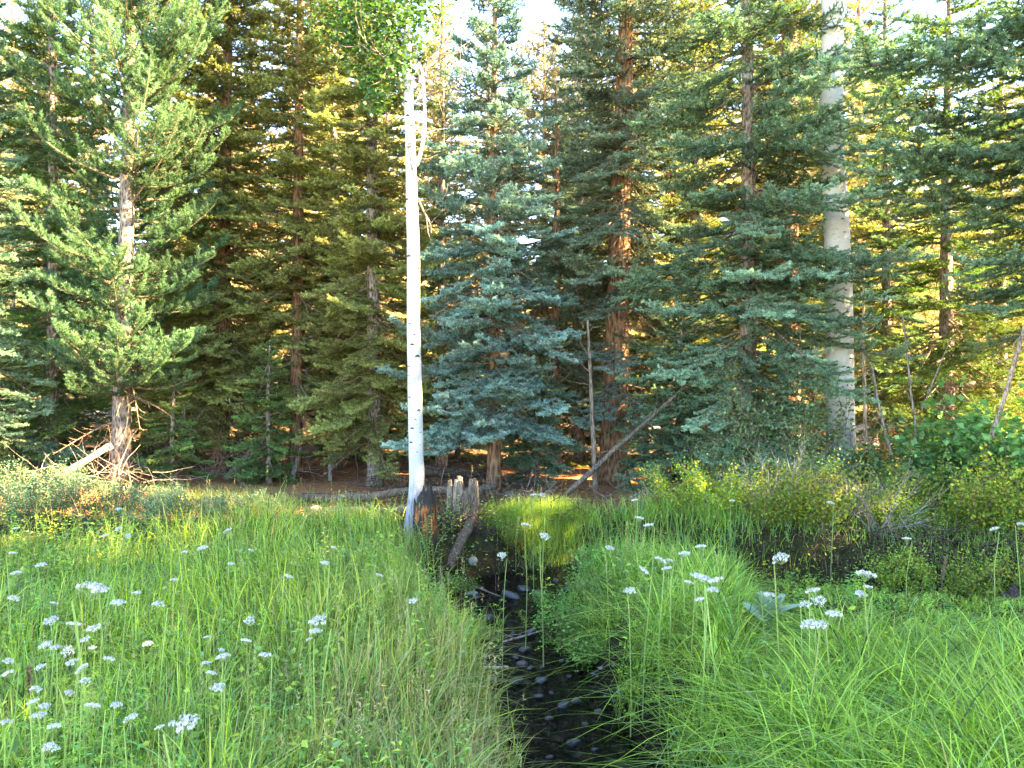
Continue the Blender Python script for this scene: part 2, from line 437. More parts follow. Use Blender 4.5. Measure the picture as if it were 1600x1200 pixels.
def bough(L, seed, dens=420, nl=0.021, nw=0.0042, fwd=0.75, sag=0.5, up=0.5, latf=0.40, spacing=0.05, hang=0.15, dead=False, pine=False):
    rng = np.random.default_rng(seed)
    g = G(); n = 12
    M = curve_pts((0, 0, 0), (1, 0, 0.05), L, n, sag, up, 0.03, rng)
    V, F = tube(M, np.linspace(0.008 + 0.007 * L, 0.0025, n + 1), 5, False); g.add(V, F, 1)
    A, B, Tn = [], [], []
    cum = np.linspace(0, L, n + 1)
    def mp(s): return np.array([np.interp(s, cum, M[:, k]) for k in range(3)])
    if not dead:
        for k in range(3, n):
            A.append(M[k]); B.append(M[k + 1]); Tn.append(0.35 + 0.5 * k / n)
    s = 0.10 * L; sd = 1
    while s < L * 0.985:
        p = mp(s); t = s / L
        ax = nrm(mp(min(s + 0.02, L)) - mp(s - 0.02))
        if rng.random() < 0.93:
            ll = L * latf * (min(1, 0.45 + 1.6 * t) * (1 - t) ** 0.65 + 0.08) * rng.uniform(0.6, 1.15)
            ang = math.radians(rng.uniform(42, 68))
            d = ax * math.cos(ang) + np.array([-ax[1], ax[0], 0]) * sd * math.sin(ang) + np.array([0, 0, rng.normal(0.0, 0.16) + (0.15 if pine else 0) - hang * (1 - t)])
            m = max(3, int(ll / 0.06))
            Q = curve_pts(p, nrm(d), ll, m, hang, 0.45 + (0.6 if pine else 0), 0.06, rng)
            rr = 0.0022 if not dead else 0.0030
            V, F = tube(Q, np.linspace(rr * 1.3, rr * 0.5, m + 1), 3, False); g.add(V, F, 1)
            if not dead:
                for q in range(m):
                    tt = (q + 1) / m
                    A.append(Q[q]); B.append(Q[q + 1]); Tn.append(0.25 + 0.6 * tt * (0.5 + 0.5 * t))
            # sub-shoots
            ss = 1
            for q in range(0 if t > .3 else 1, m):
                for w in range(2 if not dead else 1):
                    if rng.random() < (0.88 if not dead else 0.5):
                        a2 = math.radians(rng.uniform(35, 65)); lx = nrm(Q[q + 1] - Q[q])
                        pd = np.array([-lx[1], lx[0], 0]) * ss
                        d2 = nrm(lx * math.cos(a2) + pd * math.sin(a2) + np.array([0, 0, rng.normal(0.02, 0.2) + (0.35 if pine else 0)]))
                        l2 = rng.uniform(0.05, 0.12) * (1 - 0.45 * q / m) * (1.0 if L > 0.9 else 0.8)
                        P0 = Q[q] * (1 - w * .5) + Q[q + 1] * w * .5; P1 = P0 + d2 * l2
                        if dead:
                            V, F = tube(np.array([P0, P1 + rng.normal(0, .01, 3)]), [0.0018, 0.0008], 3, False); g.add(V, F, 1)
                        else:
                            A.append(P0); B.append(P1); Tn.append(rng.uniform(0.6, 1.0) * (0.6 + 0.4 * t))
                    ss = -ss
        s += spacing * rng.uniform(0.6, 1.4) * (0.8 + 0.4 * L / 1.5); sd = -sd
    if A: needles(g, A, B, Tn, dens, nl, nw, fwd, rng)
    return g

LIB = {}
DENS = 1.6
CLS = (0.55, 1.0, 1.6, 2.3)
FINE = {}
def make_lib(key, cls, nvar, **kw):
    LIB[key] = {}
    for ci, L in enumerate(cls):
        LIB[key][L] = []
        for v in range(nvar):
            g = bough(L, 1000 * (len(LIB)) + 10 * ci + v, **kw)
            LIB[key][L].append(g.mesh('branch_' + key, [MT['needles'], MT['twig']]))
make_lib('spruce', CLS, 4, dens=520, nl=0.030, nw=0.0085, spacing=0.05, latf=0.44)
make_lib('pine', (0.6, 1.1, 1.7), 4, dens=420, nl=0.048, nw=0.006, fwd=1.1, pine=True, latf=0.38, spacing=0.06, sag=0.1, up=0.8)
make_lib('dead', (0.6, 1.1, 1.7), 3, dead=True, spacing=0.07, sag=0.7, up=0.1, latf=0.34)

def put_branch(tree, lib, L, loc, az, pitch, roll, mt, rng, name='branch'):
    cls = list(LIB[lib].keys()); c = min(cls, key=lambda q: abs(math.log(q / L)))
    me = LIB[lib][c][rng.integers(len(LIB[lib][c]))]
    o = link(name, me, tree)
    s = L / c
    o.matrix_local = Matrix.Translation(loc) @ Matrix.Rotation(az, 4, 'Z') @ Matrix.Rotation(-pitch, 4, 'Y') @ Matrix.Rotation(roll, 4, 'X') @ Matrix.Diagonal((s, s * rng.uniform(0.85, 1.15), s, 1))
    if lib != 'dead':
        o.color = (*SPEC[mt], 1)
    return o

def trunk_pts(Ht, lean, bend, rng, n=26):
    z = np.linspace(0, 1, n) ** 1.15 * Ht
    t = z / Ht
    x = lean[0] * t + bend * np.sin(t * 5 + rng.random() * 6) * t
    y = lean[1] * t + bend * np.cos(t * 4 + rng.random() * 6) * t
    return np.stack([x, y, z], 1)
def trunk_mesh(P, r0, Ht, bark, rng, flare=0.5, n=14, name='trunk'):
    t = P[:, 2] / Ht
    rad = r0 * (1 - t) ** 0.8 + 0.012 + r0 * flare * np.exp(-P[:, 2] / 0.18)
    P = P.copy(); P[0, 2] -= 0.15
    V, F = tube(P, rad, n, True, 0.035, rng)
    g = G(); g.add(V, F, 0, (1, 1, 1), True)
    return g.mesh(name, [MT[bark]])

def conifer(name, label, px, Y, Ht, r0, lib, mt, bark, cb, rmax, per_m=14, low=1.0, lean=(0, 0), bend=0.03, seed=0, dead_to=None, dead_n=14, shape='cone', zmax=None, group=None, topr=0.15, gap=None, xoff=None, cat=None):
    rng = np.random.default_rng(seed + 77)
    X = (px - 800) / FPX * Y if xoff is None else xoff
    tr = thing(name, (X, Y, H1(X, Y)), label, cat or name.replace('_', ' '), group)
    P = trunk_pts(Ht, lean, bend, rng)
    link('trunk', trunk_mesh(P, r0, Ht, bark, rng), tr)
    def axp(z): return Vector((np.interp(z, P[:, 2], P[:, 0]), np.interp(z, P[:, 2], P[:, 1]), z))
    z = cb; az = rng.random() * 6
    while z < Ht - 0.1:
        t = (z - cb) / (Ht - cb)
        if shape == 'cone': pr = (1 - t) ** 0.75 * (low + (1 - low) * min(1, t * 4))
        else: pr = (math.sin(PI * min(1, t * 0.8 + 0.2))) ** 0.6
        L = max(0.22, rmax * (topr + (1 - topr) * pr) * rng.uniform(0.6, 1.12))
        az += 2.399 + rng.normal(0, 0.35)
        pitch = math.radians(-14 + 50 * t ** 1.3 + rng.normal(0, 8)) if lib == 'spruce' else math.radians(0 + 40 * t + rng.normal(0, 10))
        if lib == 'spruce' and rng.random() < 0.13: put_branch(tr, 'dead', L * 0.8, axp(z - .05), az + 1.0, pitch - .2, rng.normal(0, .4), None, rng, 'dead_branch')
        if gap is None or not gap(z, az % (2 * PI), rng):
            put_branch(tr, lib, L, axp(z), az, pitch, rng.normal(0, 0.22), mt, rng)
        dens = per_m * (1.0 if z < 8.5 else 0.6)
        z += 1 / (dens * DENS) * rng.uniform(0.5, 1.5)
    # bare dead branches on the lower trunk
    dt = (dead_to or cb + 0.8) + 1.2; dead_n = int(dead_n * 1.7)
    for k in range(dead_n):
        zz = rng.uniform(0.35, dt)
        put_branch(tr, 'dead', rng.uniform(0.35, 1.0) * min(1.3, rmax * 0.8), axp(zz), rng.random() * 6.28, math.radians(rng.normal(-22, 14)), rng.normal(0, .5), None, rng, 'dead_branch')
    return tr, axp
def aim(tree, axp, z0, px, py, Y, mt, lib='spruce', seed=0, roll=0.0, k=1.0):
    """a bough from the trunk at height z0 whose tip reaches the photo point px,py at depth Y"""
    rng = np.random.default_rng(int(px * 7 + py * 3 + seed))
    a = axp(z0); tip = at(px, py, Y) - tree.location
    d = tip - a; L = d.length
    az = math.atan2(d.y, d.x); pitch = math.asin(max(-1, min(1, d.z / L)))
    return put_branch(tree, lib, L * k, a, az, pitch + 0.05, roll, mt, rng)

LAND = [(188, 'the grey-trunked pine'), (345, 'the dense olive spruce'), (586, 'the dark green spruce'), (648, 'the slender aspen'), (772, 'the pale blue spruce'), (958, 'the thickest reddish trunk'), (1168, 'the sprawling spruce'), (1312, 'the thick aspen'), (1480, 'the broad-leaved bushes')]
def place_labels(pxs, lead, land=None):
    """one label each: which landmark it stands nearest to, on which side, and in which order from it"""
    land = land or LAND; out = [None] * len(pxs); by = {}
    for i, p in enumerate(pxs):
        l = min(land, key=lambda q: abs(q[0] - p)); by.setdefault((l[1], 'left' if p < l[0] else 'right', l[0]), []).append((abs(p - l[0]), i))
    for (nm, side, _), v in by.items():
        for k, (d, i) in enumerate(sorted(v)):
            out[i] = lead + ' ' + ('just' if k == 0 else ('farther', 'third', 'fourth', 'fifth')[min(k - 1, 3)]) + ' ' + side + ' of ' + nm
    return out
def front_gap(zt, p):
    return lambda z, az, rng: z < zt and abs(az - 4.712) < 0.8 and rng.random() < p
# ---- front row of trees (left to right)
FG = 'conifers at the edge of the forest'
t0, a0 = conifer('spruce_tree', 'blue-green spruce cut off by the left edge of the photo', -45, 11.2, 8.2, 0.11, 'spruce', 'teal', 'bark_grey', 0.25, 1.55, 15, seed=1, group=FG)
t1, a1 = conifer('pine_tree', 'tall soft green pine with a grey trunk, leftmost whole trunk in the photo', 188, 11.4, 11.5, 0.125, 'pine', 'pine', 'bark_grey', 1.5, 1.75, 17, gap=front_gap(6, .6), low=0.9, lean=(0.25, 0), seed=2, dead_n=11, shape='round', group=FG)
t2, a2 = conifer('spruce_tree', 'dense olive spruce with a reddish trunk just right of the grey-trunked pine', 345, 13.3, 13.5, 0.125, 'spruce', 'olive', 'bark_red', 1.0, 1.8, 18, seed=3, dead_n=24, low=0.85, lean=(0.2, 0), group=FG)
t3, a3 = conifer('spruce_tree', 'thin olive spruce with a sunlit reddish trunk and a leaning stake at its foot', 462, 13.0, 13.0, 0.10, 'spruce', 'olive', 'bark_red', 1.2, 1.35, 17, gap=front_gap(3, .4), seed=4, dead_n=26, dead_to=4.0, lean=(0.15, 0), group=FG)
t4, a4 = conifer('spruce_tree', 'dense dark green spruce directly left of the slender white aspen', 586, 12.0, 12.5, 0.105, 'spruce', 'olive', 'bark_grey', 0.7, 1.5, 19, seed=5, dead_n=14, low=0.8, lean=(-0.15, 0), group=FG)
t5, a5 = conifer('blue_spruce_tree', 'pale blue spruce right behind the slender white aspen', 772, 10.9, 8.1, 0.09, 'spruce', 'blue', 'bark_red', 1.0, 1.5, 14, seed=6, dead_n=12, low=0.95, lean=(0.02, 0), group=FG, cat='spruce tree')
t6, a6 = conifer('spruce_tree', 'big grey-blue spruce with the thickest reddish trunk, behind the leaning pole', 958, 12.2, 13.0, 0.21, 'spruce', 'grey', 'bark_red', 2.9, 1.8, 14, gap=front_gap(5.2, .75), seed=7, dead_n=26, dead_to=4.5, lean=(0.35, 0), group=FG)
t7, a7 = conifer('spruce_tree', 'sprawling green spruce with low wide boughs left of the thick white aspen', 1168, 10.6, 11.0, 0.12, 'spruce', 'teal', 'bark_grey', 0.9, 2.3, 9, seed=8, dead_n=34, dead_to=4.0, low=0.85, group=FG)
t8, a8 = conifer('spruce_tree', 'tall spruce with a broad red-brown trunk behind the sprawling spruce', 1232, 14.0, 14.0, 0.24, 'spruce', 'olive', 'bark_red', 3.0, 1.9, 10, gap=front_gap(8, .8), seed=9, dead_n=22, dead_to=5.0, group=FG)
t9, a9 = conifer('spruce_tree', 'dark spruce at the right edge behind the leafy bush', 1480, 12.2, 9.0, 0.12, 'spruce', 'green', 'bark_grey', 0.7, 1.9, 9, seed=10, dead_n=18, group=FG)
t10, a10 = conifer('spruce_tree', 'spruce beyond the right edge whose blue-green boughs reach in from the right', 1790, 9.3, 10.0, 0.15, 'spruce', 'teal', 'bark_grey', 2.6, 2.4, 12, seed=11, dead_n=6, group=FG)
t11, a11 = conifer('young_spruce', 'small low spruce under the forest edge between the first two trunks', 270, 11.6, 2.1, 0.03, 'spruce', 'green', 'bark_grey', 0.2, 0.62, 22, seed=12, dead_n=2, cat='spruce tree')
t12, a12 = conifer('young_spruce', 'small low spruce spreading beside the leaning stake', 420, 12.2, 2.3, 0.03, 'spruce', 'green', 'bark_grey', 0.15, 0.75, 20, seed=13, dead_n=2, cat='spruce tree')
t13, a13 = conifer('young_spruce', 'drooping small blue-green spruce between the pale blue spruce and the standing dead pole', 838, 11.6, 2.4, 0.03, 'spruce', 'teal', 'bark_grey', 0.25, 0.85, 20, seed=14, dead_n=3, cat='spruce tree')
t14, a14 = conifer('young_spruce', 'low spreading spruce right of the thickest reddish trunk', 1062, 11.4, 2.9, 0.035, 'spruce', 'teal', 'bark_grey', 0.25, 1.05, 22, seed=15, dead_n=3, cat='spruce tree')
t15, a15 = conifer('spruce_tree', 'slim green spruce filling the gap above the thickest trunk and the sprawling spruce', 1085, 13.2, 10.5, 0.10, 'spruce', 'olive', 'bark_grey', 1.2, 1.3, 12, seed=16, dead_n=12, group=FG)
t16, a16 = conifer('spruce_tree', 'dark blue-green spruce behind the trunk of the grey-trunked pine', 75, 13.6, 9.5, 0.12, 'spruce', 'teal', 'bark_grey', 0.3, 1.7, 13, seed=17, dead_n=8, group=FG)
t17, a17 = conifer('spruce_tree', 'slender green spruce half hidden between the white aspen and the pale blue spruce', 690, 13.8, 7.2, 0.09, 'spruce', 'teal', 'bark_grey', 0.6, 1.2, 8, seed=18, dead_n=10, group=FG)
t18, a18 = conifer('spruce_tree', 'green spruce seen between the pale blue spruce and the big grey-blue spruce', 868, 13.9, 7.2, 0.09, 'spruce', 'grey', 'bark_red', 1.3, 1.15, 8, seed=19, dead_n=16, group=FG)

UND = [(20, 15.2, 3.2, 'olive'), (120, 16.0, 2.6, 'green'), (235, 15.0, 2.6, 'olive'), (305, 16.2, 3.4, 'green'), (400, 15.4, 2.8, 'olive'), (520, 14.9, 2.7, 'green'), (560, 16.5, 3.2, 'olive'), (650, 15.2, 2.4, 'green'), (715, 16.4, 3.3, 'olive'), (800, 15.2, 2.5, 'teal'), (905, 15.6, 3.0, 'olive'), (1010, 14.9, 2.4, 'green'), (1075, 15.8, 3.4, 'olive'), (1160, 15.2, 3.0, 'green'), (1270, 15.9, 2.6, 'olive'), (1390, 15.3, 3.4, 'olive'), (1500, 15.6, 3.0, 'green'), (1590, 15.0, 3.2, 'olive')]
under_labels = place_labels([u[0] for u in UND], 'young spruce in the dim understorey,')
for k, (px, Y_, Ht, mt_) in enumerate(UND):
    conifer('young_spruce', under_labels[k], px, Y_, Ht * 1.45, 0.045, 'spruce', mt_, 'bark_grey', 0.2, 1.0, 11, seed=60 + k, dead_n=3, group='young spruces in the understorey', cat='spruce tree')
for k, (px, Y_, Ht, mt_, lb) in enumerate([(82, 12.6, 12, 'green', 'slim green spruce left of the grey-trunked pine'), (262, 14.3, 12, 'olive', 'slim olive spruce in the gap right of the grey-trunked pine'), (522, 14.4, 12, 'olive', 'slim olive spruce left of the dark green spruce'),
        (905, 15.2, 12, 'grey', 'slim grey-green spruce left of the thickest reddish trunk'), (1385, 14.2, 10, 'teal', 'slim spruce just right of the thick aspen'), (1565, 13.8, 8, 'olive', 'low olive spruce behind the bent bare sapling')]):
    conifer('spruce_tree', lb, px, Y_, Ht, 0.09, 'spruce', mt_, 'bark_grey', 0.8, 1.25, 10, seed=90 + k, dead_n=10, group=FG)
# pale blue boughs placed where the photo shows them
for z0, px, py, Y_ in [(1.9, 596, 582, 10.0), (1.75, 690, 590, 9.7), (2.05, 610, 500, 10.2), (1.85, 800, 582, 9.6), (1.95, 830, 570, 10.0), (1.3, 690, 640, 9.8), (1.3, 760, 652, 9.7), (1.35, 828, 620, 10.0),
                      (1.05, 622, 690, 10.2), (2.3, 880, 520, 10.2), (2.5, 905, 540, 10.3), (2.4, 690, 505, 9.9), (3.0, 800, 430, 10.0), (3.1, 870, 470, 10.0), (3.3, 655, 470, 10.3), (0.9, 660, 700, 10.1),
                      (3.9, 740, 360, 9.9), (4.2, 860, 340, 10.1), (4.7, 690, 250, 10.2), (5.0, 880, 250, 10.4), (5.3, 700, 190, 10.3), (0.9, 600, 700, 10.1), (1.0, 730, 690, 9.7), (1.1, 850, 690, 10.0), (1.5, 640, 640, 9.7), (2.7, 770, 470, 9.6), (2.1, 740, 540, 9.5), (3.5, 640, 380, 10.2)]:
    aim(t5, a5, z0, px, py, Y_, 'paleblue')
for z0, px, py, Y_, m_ in [(2.2, 880, 560, 11.0, 'paleblue'), (2.4, 1040, 550, 11.0, 'teal'), (2.3, 960, 580, 10.8, 'paleblue'), (1.7, 905, 645, 10.9, 'blue'), (1.6, 1040, 640, 11.0, 'paleblue'), (1.3, 1030, 690, 11.0, 'teal'),
                          (3.7, 900, 440, 10.9, 'grey'), (3.6, 1010, 440, 10.9, 'grey'), (4.6, 900, 380, 10.9, 'grey'), (4.7, 985, 370, 10.6, 'grey'), (5.4, 930, 280, 10.8, 'grey'), (6.0, 1020, 230, 11.0, 'grey')]:
    aim(t6, a6, z0, px, py, Y_, m_)
for z0, px, py, Y_ in [(2.2, 1035, 590, 9.3), (2.3, 1290, 560, 9.2), (2.5, 1020, 470, 9.3), (2.9, 1390, 440, 9.0), (2.9, 1290, 470, 8.9), (3.1, 1180, 420, 8.8), (3.4, 1450, 370, 9.0), (3.5, 1330, 390, 8.9), (3.5, 1040, 380, 9.3),
                      (4.1, 1310, 250, 9.0), (4.0, 1190, 330, 8.9), (4.6, 1340, 150, 9.1), (4.8, 1050, 220, 9.3), (5.2, 1310, 60, 9.2), (1.7, 1080, 640, 9.4), (1.4, 1230, 640, 9.3), (1.2, 1100, 700, 9.6), (3.0, 1230, 500, 9.0), (2.7, 1350, 520, 9.1), (3.9, 1400, 300, 9.1), (4.5, 1400, 210, 9.0), (5.0, 1420, 120, 9.0), (3.3, 1420, 400, 8.9), (2.6, 1400, 500, 9.0), (5.6, 1400, 40, 9.1), (2.0, 1370, 590, 9.1)]:
    aim(t7, a7, z0, px, py, Y_, 'paleteal')
for z0, px, py, Y_ in [(5.6, 1420, 60, 8.6), (5.0, 1390, 150, 8.8), (4.6, 1350, 200, 8.9), (4.3, 1440, 220, 8.8), (3.9, 1400, 300, 8.9), (3.5, 1480, 330, 8.9), (3.2, 1480, 420, 9.0), (6.0, 1330, 60, 8.8), (6.4, 1250, 70, 8.9), (2.9, 1520, 480, 9.0), (4.2, 1340, 250, 8.7)]:
    aim(t10, a10, z0, px, py, Y_, 'teal')
for z0, px, py, Y_ in [(1.4, 110, 650, 10.2), (1.6, 260, 640, 10.1), (1.8, 60, 560, 10.3), (2.0, 300, 600, 10.3), (2.4, 20, 500, 10.4), (2.2, 220, 560, 9.8), (3.2, 200, 440, 10.0), (4.4, 230, 190, 10.4), (4.9, 250, 120, 10.4), (1.5, 180, 620, 9.9)]:
    aim(t1, a1, z0, px, py, Y_, 'pine', lib='pine')

# ------------------------------------------------------------ aspens
def leaf_cloud(g, P, size, cols, rng, mi=0, flat=0.3, shape=1.0):
    """rhombic leaves (2 triangles folded on the midrib) at points P"""
    n = len(P); d = nrm(rng.normal(size=(n, 3)) * np.array([1, 1, flat]) + np.array([0, 0, -0.15]))
    up = nrm(rng.normal(size=(n, 3)) * 0.6 + np.array([0, 0, 1.0]))
    sd = nrm(np.cross(d, up)); nm = np.cross(sd, d)
    s = size * rng.uniform(0.6, 1.2, n)[:, None]
    a = P; tip = P + d * s; m = P + d * s * 0.45
    l = m + sd * s * 0.36 * shape + nm * s * 0.06; r = m - sd * s * 0.36 * shape + nm * s * 0.06
    V = np.stack([a, l, tip, r], 1).reshape(-1, 3)
    b = np.arange(n)[:, None] * 4
    F = np.concatenate([b + np.array([[0, 1, 2]]), b + np.array([[0, 2, 3]])])
    cols = np.asarray(cols); k = rng.integers(0, len(cols), n)
    c = cols[k] * rng.uniform(0.7, 1.25, (n, 1))
    g.add(V, F, mi, np.repeat(c, 4, 0))

def aspen(label, px_base, py_base, Y, pts, r_at, bark, seed):
    """pts: photo trunk centre line [(px,py)], r_at: widths in px at each"""
    rng = np.random.default_rng(seed)
    base = at(px_base, py_base, Y); base.z = H1(base.x, base.y)
    tr = thing('aspen_tree', base, label, 'aspen tree')
    P = [(0, 0, -0.15)] + [tuple(at(a, b, Y) - base) for a, b in pts]
    rad = [r_at[0] * Y / FPX / 2 * 1.25] + [w * Y / FPX / 2 for w in r_at]
    P = np.array(P); k = 6
    Pf = catmull(P, k); rf = np.interp(np.arange(len(Pf)) / k, np.arange(len(P)), rad)
    g = G(); V, F = tube(Pf, rf, 18, True, 0.012, rng); g.add(V, F, 0, (1, 1, 1), True)
    link('trunk', g.mesh('trunk', [MT[bark]]), tr)
    return tr, Pf, rf, rng
def knot(tr, p, rad, ang, size, rng):
    """dark eye-shaped branch scar standing slightly proud of the bark"""
    g = G(); n = 12
    rows = []
    for i, k in enumerate((0.0, 0.55, 1.0)):
        for j in range(n):
            th = 2 * PI * j / n
            u = math.cos(th) * size * k * 1.5; v = math.sin(th) * size * k * 0.55 - abs(u) * 0.35
            a = ang + u / rad; rr = rad + 0.007 - 0.010 * k * k + (0.004 if i == 0 else 0)
            rows.append((p[0] + rr * math.cos(a), p[1] + rr * math.sin(a), p[2] + v))
    V = np.array(rows); F = []
    for i in range(2):
        for j in range(n):
            a = i * n + j; b = i * n + (j + 1) % n
            F += [(a, b, b + n), (a, b + n, a + n)]
    g.add(V, F, 0); link('knot', g.mesh('knot', [MT['soilroot']]), tr)

ta, Pa, ra, rg = aspen('slender white-barked aspen left of centre with its base against the burnt stump', 647, 842, 8.3,
    [(644, 830), (651, 760), (650, 700), (648, 600), (646, 500), (646, 400), (643, 300), (641, 220), (638, 150), (637, 90), (636, 20), (636, -120), (634, -260)],
    [27, 24, 23, 22, 20.5, 20, 17.5, 15, 14, 12, 10, 8, 4], 'aspen_l', 31)
for (py, off) in [(118, .9), (135, -.9), (197, .7), (231, -.2), (268, .8), (312, -.7), (371, .1), (420, .8), (460, -.8), (523, .2), (575, -.9), (607, .7), (655, .1), (690, -.5), (107, .2), (160, -.6), (182, -.2), (297, .3), (445, .1), (475, .5), (538, -.1), (556, .5), (592, .0), (640, .5), (668, -.3), (705, .2), (400, -.6), (345, .4), (506, -.4), (620, -.6), (250, .3)]:
    z = CAMZ - (py - 600) / FPX * 8.3 - ta.location.z
    p = [np.interp(z, Pa[:, 2], Pa[:, 0]), np.interp(z, Pa[:, 2], Pa[:, 1]), z]
    knot(ta, p, float(np.interp(z, Pa[:, 2], ra)), -PI / 2 + off * 1.3, rg.choice([.007, .010, .014, .020, .028]), rg)
def limb(tr, base, pix, Y, r0, r1, name='limb', m='bark_grey', twigs=6, seed=0, bark=None):
    rng = np.random.default_rng(seed + int(pix[0][0]))
    P = catmull(np.array([tuple(at(a, b, Y + c) - base) for a, b, c in pix]), 5)
    g = G(); V, F = tube(P, np.linspace(r0, r1, len(P)), 7, True, 0.03, rng); g.add(V, F, 0, (1, 1, 1), True)
    for k in range(twigs):
        i = rng.integers(len(P) // 4, len(P)); d = nrm(rng.normal(size=3) * np.array([1, 1, .8]) + nrm(P[min(i + 1, len(P) - 1)] - P[i - 1]) * 0.8)
        Q = curve_pts(P[i], d, rng.uniform(0.15, 0.5), 5, 0.1, 0.3, 0.18, rng)
        V, F = tube(Q, np.linspace(max(r1, 0.004), 0.0015, 6), 4, False); g.add(V, F, 0)
    return link(name, g.mesh(name, [MT[bark or m]]), tr)
bA = ta.location
limb(ta, bA, [(648, 120, 0), (665, 100, 0), (690, 72, 0), (712, 40, 0), (730, 10, .1)], 8.3, 0.022, 0.006, 'dead_limb', twigs=14, seed=1)
limb(ta, bA, [(650, 128, 0), (668, 105, 0), (700, 90, .1), (716, 76, .2)], 8.3, 0.02, 0.005, 'dead_limb', twigs=12, seed=2)
limb(ta, bA, [(650, 160, 0), (672, 148, -.1), (700, 140, -.2), (722, 128, -.2)], 8.3, 0.012, 0.003, 'dead_limb', twigs=12, seed=3)
limb(ta, bA, [(650, 260, -.07), (658, 235, -.1), (664, 190, -.1), (662, 140, -.1), (659, 110, -.05)], 8.3, 0.024, 0.012, 'limb', twigs=4, seed=4, bark='aspen_l')
limb(ta, bA, [(645, 265, -.1), (638, 225, -.12), (636, 205, -.1)], 8.3, 0.010, 0.004, 'dead_limb', twigs=4, seed=5)
limb(ta, bA, [(632, 150, 0), (618, 120, -.1), (605, 95, -.2), (580, 75, -.3), (560, 50, -.4)], 8.3, 0.018, 0.006, 'limb', twigs=10, seed=6)
limb(ta, bA, [(655, 315, 0), (662, 330, -.15), (672, 350, -.2), (674, 365, -.2)], 8.3, 0.012, 0.006, 'dead_limb', twigs=3, seed=7)
limb(ta, bA, [(634, 40, 0), (610, 20, 0), (580, -10, -.1), (550, -40, -.1)], 8.3, 0.016, 0.005, 'limb', twigs=8, seed=8)
limb(ta, bA, [(637, -20, 0), (660, -60, 0), (700, -110, .1)], 8.3, 0.016, 0.005, 'limb', twigs=8, seed=9)
# leafy crown in clumps
g = G(); rng = np.random.default_rng(41)
clumps = [(560, 30, .1, .33), (600, 20, -.2, .30), (545, 70, .1, .25), (585, 85, .1, .28), (612, 70, -.2, .2), (640, 25, -.1, .25), (545, 5, 0, .3), (600, -40, .2, .4), (650, -60, .1, .4), (575, -60, .2, .4), (690, -90, 0, .4), (640, -170, 0, .5),
          (600, 140, -.1, .16), (570, 130, .1, .14), (628, 105, -.15, .14), (660, 10, .1, .18), (528, 50, 0, .2), (620, 45, 0, .22), (590, 165, -.1, .09)]
for cx, cy, dy, r in clumps:
    c = np.array(at(cx, cy, 8.3 + dy) - bA); n = int(950 * r)
    P = c + rng.normal(size=(n, 3)) * r * np.array([.68, .68, .62])
    leaf_cloud(g, P, 0.060, [(0.045, 0.105, 0.045), (0.06, 0.13, 0.05), (0.08, 0.155, 0.06)], rng, shape=1.3)
cr = link('crown', g.mesh('crown', [MT['leaf']]), ta, kind='stuff')

tb, Pb, rb, rg = aspen('thick cream-white aspen on the right behind green spruce boughs', 1318, 785, 10.4,
    [(1316, 770), (1314, 720), (1313, 660), (1312, 600), (1312, 540), (1311, 470), (1309, 400), (1305, 320), (1300, 240), (1299, 160), (1300, 90), (1300, 20), (1298, -120), (1300, -300)],
    [50, 46, 43, 42, 41, 40, 39, 37, 36, 35, 34, 32, 28, 20], 'aspen_r', 32)
for (py, off, sz) in [(132, .4, .05), (138, .1, .04), (217, .1, .03), (80, -.2, .03), (500, .75, .06), (485, -.7, .03), (512, .6, .045), (520, -.6, .02), (574, .2, .03), (606, -.6, .022), (560, .4, .025), (170, .2, .03), (640, .3, .03), (455, .1, .02), (345, .1, .025)]:
    z = CAMZ - (py - 600) / FPX * 10.4 - tb.location.z
    p = [np.interp(z, Pb[:, 2], Pb[:, 0]), np.interp(z, Pb[:, 2], Pb[:, 1]), z]
    knot(tb, p, float(np.interp(z, Pb[:, 2], rb)), -PI / 2 + off * 1.2, sz * 0.8, rg)
bB = tb.location
limb(tb, bB, [(1318, -60, 0), (1380, -130, .3), (1450, -190, .6)], 10.4, 0.05, 0.015, 'limb', twigs=8, seed=20, bark='aspen_r')
limb(tb, bB, [(1300, -120, 0), (1240, -190, .3), (1180, -250, .4)], 10.4, 0.05, 0.015, 'limb', twigs=8, seed=21, bark='aspen_r')
limb(tb, bB, [(1328, 545, -.1), (1345, 535, -.3), (1352, 560, -.4), (1372, 570, -.5)], 10.4, 0.012, 0.004, 'dead_limb', twigs=8, seed=22)
g = G()
for k in range(26):
    c = np.array([rng.normal(0, 1.2), rng.normal(0, 1.0), rng.uniform(6.6, 9.5)]); P = c + rng.normal(size=(160, 3)) * .3
    leaf_cloud(g, P, 0.055, [(0.12, 0.24, 0.05), (0.20, 0.32, 0.06)], rng, shape=1.3)
link('crown', g.mesh('crown', [MT['leaf']]), tb, kind='stuff')

